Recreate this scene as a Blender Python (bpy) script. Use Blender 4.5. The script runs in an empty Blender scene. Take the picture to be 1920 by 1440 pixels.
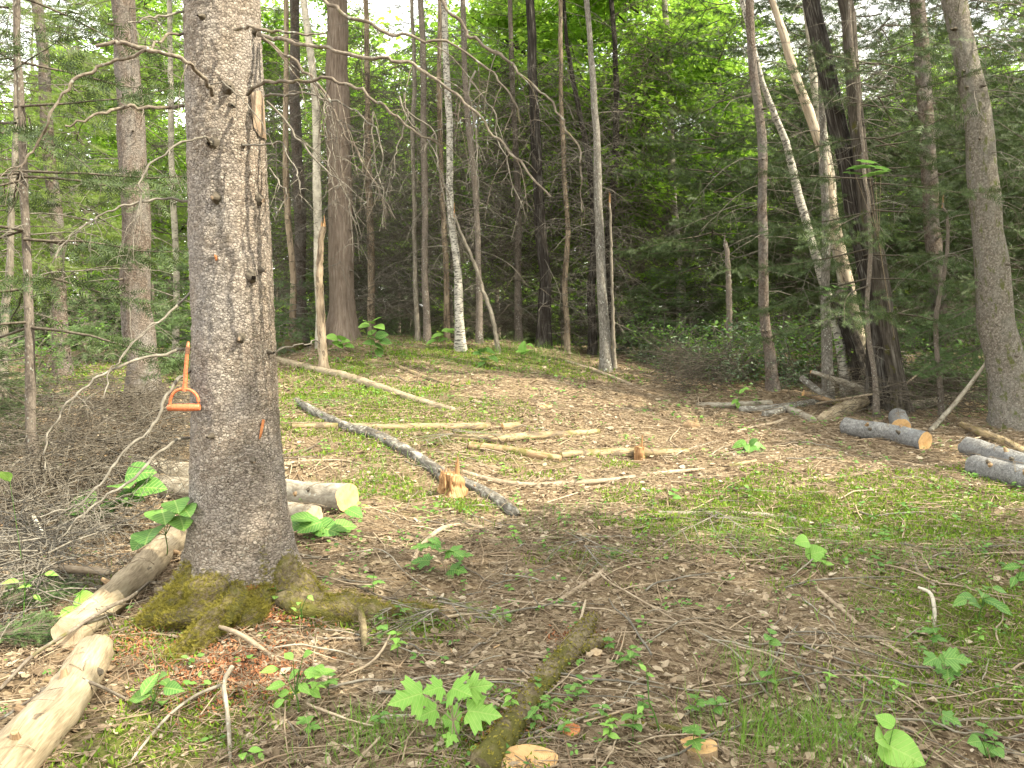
import bpy, math, random
import numpy as np
from mathutils import Vector, Matrix

# ---------------------------------------------------------------- camera, light, exposure
S = bpy.context.scene
COL = S.collection
F = 1478.0                      # focal length in pixels of the 1920 px wide photograph
PITCH = math.radians(6.2)
CAM = np.array([0.0, 0.0, 1.6])
cd = bpy.data.cameras.new('camera')
cd.sensor_width = 36.0
cd.lens = 36.0 * F / 1920.0
cd.clip_start = 0.05
cd.clip_end = 600.0
co = bpy.data.objects.new('camera', cd)
co.location = CAM
co.rotation_euler = (math.pi / 2 - PITCH, 0, 0)
COL.objects.link(co)
S.camera = co

SUN_EL, SUN_AZ = math.radians(48), math.radians(112)      # azimuth clockwise from the view direction
sun = bpy.data.lights.new('sun', 'SUN')
sun.energy = 4.0
sun.angle = math.radians(0.6)
sun.color = (1.0, 0.91, 0.70)
so = bpy.data.objects.new('sun', sun)
sd = Vector((math.sin(SUN_AZ) * math.cos(SUN_EL), math.cos(SUN_AZ) * math.cos(SUN_EL), math.sin(SUN_EL)))
so.rotation_euler = sd.to_track_quat('Z', 'Y').to_euler()
so.location = sd * 60
COL.objects.link(so)

W = bpy.data.worlds.new('World')
S.world = W
W.use_nodes = True
wn = W.node_tree
wb = wn.nodes['Background']
sky = wn.nodes.new('ShaderNodeTexSky')
sky.sky_type = 'NISHITA'
sky.sun_disc = False
sky.sun_elevation = SUN_EL
sky.sun_rotation = SUN_AZ
sky.dust_density = 2.5
sky.air_density = 1.0
tcn = wn.nodes.new('ShaderNodeTexCoord')
cn = wn.nodes.new('ShaderNodeTexNoise')
cn.inputs['Scale'].default_value = 2.6
cn.inputs['Detail'].default_value = 5
wn.links.new(tcn.outputs['Generated'], cn.inputs['Vector'])
cr = wn.nodes.new('ShaderNodeValToRGB')
cr.color_ramp.elements[0].position = 0.36
cr.color_ramp.elements[0].color = (0.45, 0.45, 0.45, 1)
cr.color_ramp.elements[1].position = 0.62
cr.color_ramp.elements[1].color = (0.95, 0.95, 0.95, 1)
wn.links.new(cn.outputs['Fac'], cr.inputs['Fac'])
cm = wn.nodes.new('ShaderNodeMix')
cm.data_type = 'RGBA'
cm.inputs[7].default_value = (9.3, 9.0, 8.0, 1)             # thin bright cloud
wn.links.new(cr.outputs['Color'], cm.inputs['Factor'])
wn.links.new(sky.outputs['Color'], cm.inputs[6])
wn.links.new(cm.outputs[2], wb.inputs['Color'])
wb.inputs['Strength'].default_value = 0.15

S.view_settings.view_transform = 'Standard'
S.view_settings.look = 'None'
S.view_settings.exposure = 1.88
S.view_settings.gamma = 1.0
S.cycles.max_bounces = 6
S.cycles.diffuse_bounces = 3
S.cycles.transmission_bounces = 3
S.cycles.glossy_bounces = 1
S.cycles.transparent_max_bounces = 4
S.cycles.caustics_reflective = False
S.cycles.caustics_refractive = False

# ---------------------------------------------------------------- small maths
rng = np.random.default_rng(11)
random.seed(5)
U = rng.uniform


def _h(ix, iy, iz, seed):
    n = (ix.astype(np.int64) * 374761393 + iy.astype(np.int64) * 668265263 + iz.astype(np.int64) * 1274126177 + seed * 974634533) & 0xffffffff
    n = ((n ^ (n >> 13)) * 1274126177) & 0xffffffff
    n = ((n ^ (n >> 16)) * 2246822519) & 0xffffffff
    return (n & 0xffffff) / float(0xffffff)


def vn2(x, y, seed=0):
    x = np.asarray(x, float); y = np.asarray(y, float)
    ix = np.floor(x); iy = np.floor(y)
    fx = x - ix; fy = y - iy
    fx = fx * fx * (3 - 2 * fx); fy = fy * fy * (3 - 2 * fy)
    z = np.zeros_like(ix)
    a = _h(ix, iy, z, seed); b = _h(ix + 1, iy, z, seed)
    c = _h(ix, iy + 1, z, seed); d = _h(ix + 1, iy + 1, z, seed)
    return (a * (1 - fx) + b * fx) * (1 - fy) + (c * (1 - fx) + d * fx) * fy


def nz(v):
    v = np.asarray(v, float)
    return v / np.maximum(np.linalg.norm(v, axis=-1, keepdims=True), 1e-9)


def ss(a, b, x):
    t = np.clip((np.asarray(x, float) - a) / (b - a), 0, 1)
    return t * t * (3 - 2 * t)


_CY = np.array([-20, 3.5, 5, 6, 8, 10, 12, 13.5, 16, 20, 30, 60, 140])
_CZ = np.array([0, 0, .05, .12, .33, .57, .82, .92, .82, .35, -.5, -1, -1.0])
_SZ = np.array([0, 0, .0, .03, .09, .20, .30, .33, .28, .08, -.5, -1, -1.0])
TX, TY = -1.335, 3.92           # foot of the big spruce


def Z0(x, y):
    x = np.asarray(x, float); y = np.asarray(y, float)
    c = sum(np.interp(y + o, _CY, _CZ) for o in (-.7, 0, .7)) / 3
    s = sum(np.interp(y + o, _CY, _SZ) for o in (-.7, 0, .7)) / 3
    w = np.where(x > -1.8, np.exp(-((x + 1.8) / 3.9) ** 2), np.maximum(np.exp(-((x + 1.8) / 3.6) ** 2), .45))
    z = s + (c - s) * w
    z = z + .10 * np.exp(-(((x - TX) / .42) ** 2 + ((y - TY) / .38) ** 2))
    z = z - .16 * np.exp(-(((x + 2.6) / .8) ** 2 + ((y - 5.2) / 1.2) ** 2))
    return z


def Z(x, y):
    x = np.asarray(x, float); y = np.asarray(y, float)
    n = (vn2(x * .8, y * .8, 1) - .5) * .14 + (vn2(x * 2.7, y * 2.7, 2) - .5) * .05 + (vn2(x * 8, y * 8, 3) - .5) * .022
    return Z0(x, y) + n


def ray(px, py):
    a = (px - 960) / F; b = (720 - py) / F
    return np.array([a, math.cos(PITCH) + b * math.sin(PITCH), -math.sin(PITCH) + b * math.cos(PITCH)])


def PD(px, py, Y):
    d = ray(px, py)
    return CAM + d * (Y / d[1])


_TT = np.arange(1.2, 45, .03)


def P(px, py, h=0.0):
    """the point of the ground (lifted by h) that stands at a pixel of the photograph"""
    d = ray(px, py)
    q = CAM + d * _TT[:, None]
    g = q[:, 2] - (Z0(q[:, 0], q[:, 1]) + (vn2(q[:, 0] * .8, q[:, 1] * .8, 1) - .5) * .14 + h)
    k = np.where(g < 0)[0]
    i = k[0] if len(k) else len(_TT) - 1
    p = q[i]
    return np.array([p[0], p[1], float(Z(p[0], p[1])) + h])


def smooth_path(pts, n):
    p = np.asarray(pts, float)
    if len(p) < 2:
        return p
    q = np.vstack([2 * p[0] - p[1], p, 2 * p[-1] - p[-2]])
    seg = np.linalg.norm(np.diff(p, axis=0), axis=1)
    cum = np.concatenate([[0], np.cumsum(seg)])
    t = np.linspace(0, cum[-1], n)
    i = np.clip(np.searchsorted(cum, t, side='right') - 1, 0, len(seg) - 1)
    u = ((t - cum[i]) / np.maximum(seg[i], 1e-9))[:, None]
    a, b, c, d = q[i], q[i + 1], q[i + 2], q[i + 3]
    return .5 * ((2 * b) + (-a + c) * u + (2 * a - 5 * b + 4 * c - d) * u ** 2 + (-a + 3 * b - 3 * c + d) * u ** 3)


# ---------------------------------------------------------------- mesh builder
class MB:
    def __init__(self):
        self.V = []; self.T = []; self.Fs = []; self.M = []; self.n = 0

    def add(self, v, f, m=0, tc=None):
        v = np.asarray(v, float).reshape(-1, 3)
        f = np.asarray(f, int)
        self.V.append(v)
        self.T.append(v if tc is None else np.asarray(tc, float).reshape(-1, 3))
        self.Fs.append(f + self.n)
        self.M.append(np.full(len(f), m, int))
        self.n += len(v)
        return self

    def build(self, name, mats, parent=None, smooth=True, off=None):
        v = np.concatenate(self.V)
        if off is not None:
            v = v - np.asarray(off)
        me = bpy.data.meshes.new(name)
        me.vertices.add(len(v))
        me.vertices.foreach_set('co', v.astype(np.float32).ravel())
        cnt = np.concatenate([np.full(len(f), f.shape[1]) for f in self.Fs])
        idx = np.concatenate([f.ravel() for f in self.Fs])
        me.loops.add(len(idx))
        me.loops.foreach_set('vertex_index', idx.astype(np.int32))
        me.polygons.add(len(cnt))
        st = np.concatenate([[0], np.cumsum(cnt)[:-1]])
        me.polygons.foreach_set('loop_start', st.astype(np.int32))
        me.polygons.foreach_set('material_index', np.concatenate(self.M).astype(np.int32))
        me.polygons.foreach_set('use_smooth', np.full(len(cnt), bool(smooth)))
        a = me.attributes.new('tc', 'FLOAT_VECTOR', 'POINT')
        a.data.foreach_set('vector', np.concatenate(self.T).astype(np.float32).ravel())
        me.update(calc_edges=True)
        for m in (mats if isinstance(mats, (list, tuple)) else [mats]):
            me.materials.append(m)
        return link(name, me, parent)


def link(name, me, parent=None, loc=None):
    o = bpy.data.objects.new(name, me)
    COL.objects.link(o)
    if parent is not None:
        o.parent = parent
    if loc is not None:
        o.location = loc
    return o


def tag(o, label=None, cat=None, group=None, kind=None):
    if label: o['label'] = label
    if cat: o['category'] = cat
    if group: o['group'] = group
    if kind: o['kind'] = kind
    return o


def empty(name, loc=(0, 0, 0), rz=0.0):
    o = link(name, None, None, Vector([float(a) for a in loc]))
    o.rotation_euler = (0, 0, rz)
    o.empty_display_size = .1
    return o


def copy_tree(o, parent=None):
    c = o.copy()
    COL.objects.link(c)
    c.parent = parent
    for ch in list(o.children):
        copy_tree(ch, c)
    return c


def tube(mb, path, rad, ns=10, lump=0.0, freq=8.0, seed=0, m=0, cap=False, oval=None):
    """one tube along a path; returns the first and last rings of vertices"""
    p = np.asarray(path, float)
    n = len(p)
    r = np.broadcast_to(np.asarray(rad, float), (n,)) if np.ndim(rad) == 0 else np.interp(np.linspace(0, 1, n), np.linspace(0, 1, len(rad)), rad)
    t = nz(np.gradient(p, axis=0))
    ref = np.array([0, 0, 1.0]) if abs(t[:, 2]).mean() < .8 else np.array([0, 1.0, 0])
    a = nz(np.cross(t, ref)); b = np.cross(a, t)
    th = np.linspace(0, 2 * math.pi, ns, endpoint=False)
    s = np.concatenate([[0], np.cumsum(np.linalg.norm(np.diff(p, axis=0), axis=1))])
    rr = np.repeat(r[:, None], ns, 1)
    cx, sx = np.cos(th)[None, :], np.sin(th)[None, :]
    if lump:
        rm = max(r.mean(), 1e-4)
        k = vn2(th[None, :] * 0 + s[:, None] * freq + seed * 7.3, cx * 1.5 + 5 + sx * 0, seed) + vn2(s[:, None] * freq * 2.3 + seed * 3.1, sx * 1.7 + 9, seed + 1)
        rr = rr * (1 + lump * (k - 1))
        q = vn2(s[:, None] * 30 + seed * 5.1, th[None, :] * r.mean() * 34 + 40, seed + 2) + .6 * vn2(s[:, None] * 75 + seed, th[None, :] * r.mean() * 80 + 90, seed + 3) - .8
        rr = rr + q * min(.012, rm * .14)
    if oval is not None:
        cx, sx = cx * oval[0], sx * oval[1]
    v = p[:, None, :] + a[:, None, :] * (rr * cx)[:, :, None] + b[:, None, :] * (rr * sx)[:, :, None]
    r0 = max(float(r.max()), 1e-4)
    tc = np.stack([np.broadcast_to(np.cos(th) * r0, (n, ns)), np.broadcast_to(np.sin(th) * r0, (n, ns)), np.repeat(s[:, None], ns, 1)], -1) + seed * 1.37
    i = np.arange(n - 1)[:, None] * ns; j = np.arange(ns)[None, :]; j2 = (j + 1) % ns
    f = np.stack([i + j, i + j2, i + ns + j2, i + ns + j], -1).reshape(-1, 4)
    vv = v.reshape(-1, 3); tt = tc.reshape(-1, 3)
    mb.add(vv, f, m, tt)
    if cap:
        for ring, e, fl in ((v[0], p[0], True), (v[-1], p[-1], False)):
            fan(mb, ring, e, m, fl)
    return v[0], v[-1]


def fan(mb, ring, c, m=0, flip=False, rough=0.0, rg=None):
    ns = len(ring)
    tcr = nz(ring - c)
    v = np.vstack([[c], ring])
    k = np.arange(ns)
    f = np.stack([np.zeros(ns, int), 1 + k, 1 + (k + 1) % ns], -1)
    if flip:
        f = f[:, ::-1]
    rad = np.linalg.norm(ring - c, axis=1)
    ang = np.linspace(0, 2 * math.pi, ns, endpoint=False)
    tc = np.vstack([[[0, 0, 0]], np.stack([rad * np.cos(ang), rad * np.sin(ang), ang * 0], -1)])
    mb.add(v, f, m, tc)


def tubes(mb, Pth, R, ns=3, m=0):
    """many thin tubes at once: Pth (N,K,3), R (N,K)"""
    Pth = np.asarray(Pth, float)
    N, K, _ = Pth.shape
    if N == 0:
        return
    R = np.broadcast_to(R, (N, K))
    t = nz(np.gradient(Pth, axis=1))
    ref = np.where(np.abs(t[..., 2:3]) < .85, np.array([0, 0, 1.0]), np.array([0, 1.0, 0]))
    a = nz(np.cross(t, ref)); b = np.cross(a, t)
    th = np.linspace(0, 2 * math.pi, ns, endpoint=False)
    v = Pth[:, :, None, :] + R[:, :, None, None] * (a[:, :, None, :] * np.cos(th)[:, None] + b[:, :, None, :] * np.sin(th)[:, None])
    base = (np.arange(N) * K * ns)[:, None, None]
    i = np.arange(K - 1)[None, :, None] * ns; j = np.arange(ns)[None, None, :]; j2 = (j + 1) % ns
    f = np.stack([base + i + j, base + i + j2, base + i + ns + j2, base + i + ns + j], -1).reshape(-1, 4)
    mb.add(v.reshape(-1, 3), f, m)


def frames(d, n):
    y = nz(d); x = nz(np.cross(y, n)); z = np.cross(x, y)
    return np.stack([x, y, z], -1)


def inst(mb, tv, tfs, M, T, sc, m=0):
    """copies of a template: M (N,3,3) frames, T (N,3), sc (N,) or (N,3)"""
    sc = np.asarray(sc, float)
    if sc.ndim == 1:
        sc = np.repeat(sc[:, None], 3, 1)
    tv = np.asarray(tv, float)
    v = np.einsum('nij,nmj->nmi', M, tv[None] * sc[:, None, :]) + np.asarray(T)[:, None, :]
    N, k = len(T), len(tv)
    tc = np.broadcast_to(tv[None], (N, k, 3))
    first = True
    for tf in tfs:
        tf = np.asarray(tf)
        f = (tf[None] + (np.arange(N) * k)[:, None, None]).reshape(-1, tf.shape[1])
        if first:
            mb.add(v.reshape(-1, 3), f, m, tc.reshape(-1, 3)); first = False; o = mb.n - N * k
        else:
            mb.Fs.append(f + o); mb.M.append(np.full(len(f), m, int))


def rdir(n, up=0.0, spread=1.0):
    a = U(0, 2 * math.pi, n)
    z = up + U(-spread, spread, n)
    return nz(np.stack([np.cos(a), np.sin(a), z], -1))


# ---------------------------------------------------------------- leaf shapes (y along the leaf, z up)
def fold_leaf(prof, fold=.15, droop=.2, wav=0.0):
    """a leaf from half widths along its length: two halves hinged on the midrib"""
    n = len(prof)
    y = np.linspace(0, 1, n)
    w = np.array(prof)
    zc = -droop * y ** 2
    vs = []
    for k in (-1, -.5, 0, .5, 1):
        z = zc + fold * abs(k) * w + wav * np.sin(y * 17 + k * 3) * abs(k)
        vs.append(np.stack([k * w, y, z], -1))
    v = np.concatenate(vs)
    f = []
    for c in range(4):
        for i in range(n - 1):
            f.append([c * n + i, (c + 1) * n + i, (c + 1) * n + i + 1, c * n + i + 1])
    return v, [np.array(f)]


L_HEART = fold_leaf([.03, .30, .42, .455, .43, .37, .28, .16, .01], .18, .22, .012)
L_HEART[0][:, 1] -= np.abs(L_HEART[0][:, 0]) * .35 * (1 - np.clip(L_HEART[0][:, 1] * 3, 0, 1))
L_OVAL = fold_leaf([.02, .13, .22, .26, .255, .21, .14, .06, .005], .22, .25, .01)
_mo = [(0, 0), (.20, -.08), (.40, -.06), (.36, .08), (.50, .16), (.70, .30), (.53, .38), (.53, .52), (.38, .47), (.23, .44), (.27, .62), (.35, .72),
       (.21, .74), (.12, .90), (0, 1.06)]
_mv = _mo + [(-x, y) for x, y in _mo[-2:0:-1]]
_mv = np.array([(x, y, 0) for x, y in _mv])
_mc = np.array([[0, .28, 0]])
_mz = np.vstack([_mc, _mv]); _mz[:, 2] = -.25 * ((_mz[:, 0]) ** 2 + (_mz[:, 1] - .28) ** 2) + .07 * np.abs(_mz[:, 0])
_k = np.arange(len(_mv))
L_MAPLE = (_mz, [np.stack([_k * 0, 1 + _k, 1 + (_k + 1) % len(_mv)], -1)])
_s = [(0, 0), (.32, .02), (.52, .36), (.2, .42), (.16, .7), (0, 1), (-.16, .7), (-.2, .42), (-.52, .36), (-.32, .02)]
_sv = np.array([(0, .32, .05)] + [(x, y, -.12 * (x * x + (y - .3) ** 2) * 2) for x, y in _s])
_k = np.arange(len(_s))
L_MAPLE_LO = (_sv, [np.stack([_k * 0, 1 + _k, 1 + (_k + 1) % len(_s)], -1)])
L_LIT = (np.array([(0, 0, 0), (.28, .32, .10), (0, .45, .0), (-.28, .32, .14), (.2, .75, .14), (-.2, .72, .05), (0, 1, .1)]),
         [np.array([[0, 1, 2], [0, 2, 3], [2, 1, 4], [2, 5, 3], [2, 4, 6], [2, 6, 5]])])
L_SMALL = (np.array([(0, 0, 0), (.26, .4, .04), (0, .5, 0), (-.26, .4, .04), (.18, .75, .0), (-.18, .75, .0), (0, 1, -.08)]), L_LIT[1])
L_TUFT = (np.array([(0, 0, 0), (.10, .45, .02), (0, 1, 0), (-.10, .45, .02)]), [np.array([[0, 1, 2, 3]])])
_sp, _sf = [], []
for _i in range(6):
    for _sg in (-1, 1):
        _y = .05 + _i * .14; _n = len(_sp)
        _sp += [(0, _y, 0), (0, _y + .075, 0), (_sg * .26, _y + .24, .06 * (-1) ** _i + .02)]
        _sf.append([_n, _n + 1, _n + 2] if _sg > 0 else [_n + 1, _n, _n + 2])
_n = len(_sp)
_sp += [(-.03, .75, 0), (.03, .75, 0), (0, 1.1, 0)]; _sf.append([_n, _n + 1, _n + 2])
L_SPRAY = (np.array(_sp), [np.array(_sf)])
L_BLADE = (np.array([(-.02, 0, 0), (.02, 0, 0), (.016, .4, .02), (-.016, .4, .02), (.009, .75, .10), (-.009, .75, .10), (0, 1, .24)]),
           [np.array([[0, 1, 2, 3], [3, 2, 4, 5]]), np.array([[5, 4, 6]])])
_a = np.linspace(0, 2 * math.pi, 4, endpoint=False)
L_CHIP = (np.array([(-.5, -.2, 0), (.5, -.25, .03), (.55, .2, 0), (-.4, .22, .05), (-.5, -.2, .08), (.5, -.25, .1), (.45, .2, .09), (-.4, .2, .13)]),
          [np.array([[3, 2, 1, 0], [4, 5, 6, 7], [0, 1, 5, 4], [1, 2, 6, 5], [2, 3, 7, 6], [3, 0, 4, 7]])])

# ---------------------------------------------------------------- materials
class NT:
    def __init__(self, name, rough=.85, spec=.25):
        self.m = bpy.data.materials.new(name)
        self.m.use_nodes = True
        self.t = self.m.node_tree
        self.b = self.t.nodes['Principled BSDF']
        self.b.inputs['Roughness'].default_value = rough
        self.b.inputs['Specular IOR Level'].default_value = spec

    def n(self, typ, **kw):
        x = self.t.nodes.new('ShaderNode' + typ)
        for k, v in kw.items():
            setattr(x, k, v)
        return x

    def l(self, a, b):
        self.t.links.new(a, b)

    def set(self, sock, v):
        if hasattr(v, 'is_linked') or hasattr(v, 'links'):
            self.l(v, sock)
        else:
            sock.default_value = v

    def tc(self, sc=(1, 1, 1)):
        a = self.n('Attribute'); a.attribute_name = 'tc'
        mp = self.n('Mapping'); mp.inputs['Scale'].default_value = sc
        self.l(a.outputs['Vector'], mp.inputs['Vector'])
        return mp.outputs[0]

    def pos(self, sc=(1, 1, 1)):
        a = self.n('NewGeometry')
        mp = self.n('Mapping'); mp.inputs['Scale'].default_value = sc
        self.l(a.outputs['Position'], mp.inputs['Vector'])
        return mp.outputs[0]

    def noise(self, vec, scale, detail=4, dist=0.0, rough=.55):
        x = self.n('TexNoise')
        x.inputs['Scale'].default_value = scale; x.inputs['Detail'].default_value = detail
        x.inputs['Distortion'].default_value = dist; x.inputs['Roughness'].default_value = rough
        self.l(vec, x.inputs['Vector'])
        return x.outputs['Fac']

    def voro(self, vec, scale, feature='F1', rnd=1.0):
        x = self.n('TexVoronoi'); x.feature = feature
        x.inputs['Scale'].default_value = scale
        x.inputs['Randomness'].default_value = rnd
        self.l(vec, x.inputs['Vector'])
        return x

    def ramp(self, fac, stops, interp='LINEAR'):
        x = self.n('ValToRGB')
        e = x.color_ramp.elements
        x.color_ramp.interpolation = interp
        while len(e) < len(stops):
            e.new(.5)
        for i, (p, c) in enumerate(stops):
            e[i].position = p
            e[i].color = (c, c, c, 1) if not hasattr(c, '__len__') else (*c, 1)
        self.l(fac, x.inputs['Fac'])
        return x.outputs['Color']

    def mix(self, f, a, b, mode='MIX'):
        x = self.n('Mix'); x.data_type = 'RGBA'; x.blend_type = mode
        for s, v in ((x.inputs['Factor'], f), (x.inputs[6], a), (x.inputs[7], b)):
            if hasattr(v, 'links'):
                self.l(v, s)
            else:
                s.default_value = v if not hasattr(v, '__len__') else (*v[:3], 1)
        return x.outputs[2]

    def math(self, op, a, b=0.0, clamp=False):
        x = self.n('Math'); x.operation = op; x.use_clamp = clamp
        for s, v in ((x.inputs[0], a), (x.inputs[1], b)):
            if hasattr(v, 'links'):
                self.l(v, s)
            else:
                s.default_value = v
        return x.outputs[0]

    def color(self, c):
        self.l(c, self.b.inputs['Base Color'])

    def bump(self, h, strength=.6, dist=.01):
        x = self.n('Bump')
        x.inputs['Strength'].default_value = strength; x.inputs['Distance'].default_value = dist
        self.l(h, x.inputs['Height'])
        self.l(x.outputs[0], self.b.inputs['Normal'])

    def island(self):
        return self.n('NewGeometry').outputs['Random Per Island']

    def objr(self):
        return self.n('ObjectInfo').outputs['Random']

    def translucent(self, col, f):
        tr = self.n('BsdfTranslucent')
        self.l(col, tr.inputs['Color'])
        mx = self.n('MixShader'); mx.inputs[0].default_value = f
        self.l(self.b.outputs[0], mx.inputs[1]); self.l(tr.outputs[0], mx.inputs[2])
        self.l(mx.outputs[0], self.t.nodes['Material Output'].inputs['Surface'])


def mk_flaky(name, cols, sc=(1, 1, 1), size=45, bumpd=.012, tint=None, moss=0.0, warm=None):
    """scaly conifer bark: small lifted plates with dark gaps"""
    k = NT(name, .9, .15)
    v0 = k.tc(sc)
    w = k.n('TexNoise'); w.inputs['Scale'].default_value = 55; w.inputs['Detail'].default_value = 4
    k.l(v0, w.inputs['Vector'])
    ad = k.n('VectorMath', operation='MULTIPLY_ADD')
    k.l(w.outputs['Color'], ad.inputs[0]); ad.inputs[1].default_value = (.034, .034, .026); k.l(v0, ad.inputs[2])
    vec = ad.outputs[0]
    vo = k.voro(vec, size)
    ve = k.voro(vec, size, 'DISTANCE_TO_EDGE')
    sep = k.n('SeparateColor'); k.l(vo.outputs['Color'], sep.inputs[0])
    big = k.noise(k.tc(), 3.2, 4)
    fine = k.noise(k.tc((1, 1, .6)), 140, 4)
    f = k.math('ADD', k.math('MULTIPLY', sep.outputs[0], .55), k.math('MULTIPLY', fine, .45))
    c = k.ramp(f, [(.1, cols[0]), (.45, cols[1]), (.8, cols[2])])
    if tint is not None:
        c = k.mix(k.ramp(big, [(.42, 0.0), (.64, .8)]), c, k.mix(.55, c, tint))
    if warm is not None:            # brown tint growing towards one side of the stem
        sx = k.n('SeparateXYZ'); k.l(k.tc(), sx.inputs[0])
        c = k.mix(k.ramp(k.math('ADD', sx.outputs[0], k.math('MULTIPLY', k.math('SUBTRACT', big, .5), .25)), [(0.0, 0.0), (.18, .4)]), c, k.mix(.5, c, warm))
    edge = k.ramp(ve.outputs['Distance'], [(0.0, 0.0), (.10, 1.0)])
    gap = k.math('MULTIPLY', k.math('SUBTRACT', 1.0, edge), k.ramp(k.noise(k.tc((1, 1, .7)), 38, 3), [(.42, 0.0), (.6, .75)]))
    c = k.mix(gap, c, tuple(x * .3 for x in cols[0]))
    sp = k.voro(k.tc(), 60)
    c = k.mix(k.ramp(k.math('ADD', sp.outputs['Distance'], k.math('MULTIPLY', big, .8)), [(.44, .55), (.56, 0.0)]), c, (.42, .42, .38))
    if moss:
        g = k.noise(k.tc(), 9, 5)
        c = k.mix(k.ramp(g, [(.60 - moss * .25, 0.0), (.70 - moss * .25, .8)]), c, (.10, .115, .025))
    k.color(c)
    lift = k.math('SUBTRACT', k.math('ADD', k.math('MULTIPLY', edge, .7), k.math('MULTIPLY', sep.outputs[1], .7)), k.math('MULTIPLY', vo.outputs['Distance'], .5))
    h = k.math('ADD', lift, k.math('MULTIPLY', fine, .5))
    k.bump(h, .9, bumpd)
    return k.m


def mk_bark(name, c1, c2, c3, stretch=.25, scale=40, bump=.01, moss=0.0, lichen=0.0, ridge=False):
    """furrowed bark running along the stem"""
    k = NT(name, .92, .15)
    n1 = k.noise(k.tc((1, 1, stretch)), scale, 5, .6, .65)
    n2 = k.noise(k.tc(), 6, 4)
    c = k.ramp(k.math('ADD', k.math('MULTIPLY', n1, .75), k.math('MULTIPLY', n2, .25)), [(.34, c1), (.5, c2), (.66, c3)])
    c = k.mix(k.math('MULTIPLY', k.objr(), .35), c, c1)
    if lichen:
        g = k.voro(k.tc(), 26)
        c = k.mix(k.ramp(k.math('ADD', g.outputs['Distance'], k.math('MULTIPLY', n2, .9)), [(.55, lichen), (.68, 0.0)]), c, (.38, .40, .36))
    if moss:
        g = k.noise(k.tc(), 7, 5)
        c = k.mix(k.ramp(g, [(.62 - moss * .3, 0.0), (.72 - moss * .3, .9)]), c, (.085, .082, .02))
    k.color(c)
    k.bump(k.ramp(n1, [(.35, 0.0), (.62, 1.0)]) if ridge else n1, .9, bump)
    return k.m


def mk_birch(name, white=(.56, .52, .44), dark=(.05, .045, .04), amount=.5):
    k = NT(name, .7, .25)
    n1 = k.noise(k.tc((1, 1, 5.5)), 9, 4, .3)
    n2 = k.noise(k.tc((1, 1, 1.6)), 5, 5)
    c = k.ramp(n2, [(.3, tuple(x * .45 for x in white)), (.62, white)])
    c = k.mix(k.ramp(n1, [(.60 - amount * .14, 0.0), (.68 - amount * .14, .9)]), c, dark)
    c = k.mix(k.ramp(n2, [(.66, 0.0), (.74, .8)]), c, (.18, .15, .11))
    k.color(c)
    k.bump(n1, .3, .004)
    return k.m


def mk_wood(name, c1, c2, c3, streak=.06, rough=.75, moss=0.0, bark=0.0):
    """peeled or weathered wood with grain along the stem"""
    k = NT(name, rough, .25)
    n1 = k.noise(k.tc((1, 1, streak)), 110, 5, .4)
    n2 = k.noise(k.tc((1, 1, .5)), 7, 4)
    c = k.ramp(k.math('ADD', k.math('MULTIPLY', n1, .5), k.math('MULTIPLY', n2, .5)), [(.34, c1), (.5, c2), (.64, c3)])
    if bark:
        g = k.noise(k.tc((1, 1, .35)), 13, 6, .5, .65)
        c = k.mix(k.ramp(g, [(.66 - bark * .3, 0.0), (.69 - bark * .3, .85)]), c, k.ramp(n1, [(.35, (.05, .036, .026)), (.65, (.15, .115, .082))]))
    if moss:
        g = k.noise(k.tc(), 8, 5)
        c = k.mix(k.ramp(g, [(.64 - moss * .3, 0.0), (.74 - moss * .3, .9)]), c, (.115, .105, .032))
    k.color(c)
    k.bump(k.math('ADD', n1, n2), .5, .004)
    return k.m


def mk_cut(name, c1, c2, c3):
    """sawn end grain with growth rings round the pith"""
    k = NT(name, .8, .2)
    a = k.tc()
    nn = k.noise(a, 30, 3)
    ln = k.n('VectorMath', operation='LENGTH'); k.l(a, ln.inputs[0])
    r = k.math('ADD', ln.outputs['Value'], k.math('MULTIPLY', nn, .008))
    ring = k.math('SINE', k.math('MULTIPLY', r, 900))
    c = k.mix(k.math('MULTIPLY', k.math('ADD', ring, 1), .25), c2, c1)
    c = k.mix(k.ramp(k.noise(a, 18, 4), [(.45, 0.0), (.7, .7)]), c, c3)
    c = k.mix(k.ramp(ln.outputs['Value'], [(.0, .55), (.05, .0)]), c, c3)
    sx = k.n('SeparateXYZ'); k.l(a, sx.inputs[0])
    ck = k.noise(k.tc((1, .12, 1)), 60, 3, .4)
    c = k.mix(k.ramp(ck, [(.66, 0.0), (.72, .7)]), c, (.10, .06, .035))
    c = k.mix(k.ramp(k.noise(a, 45, 5), [(.52, 0.0), (.72, .5)]), c, (.20, .14, .09))
    k.color(c)
    k.bump(k.noise(a, 160, 3), .4, .003)
    return k.m


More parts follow.
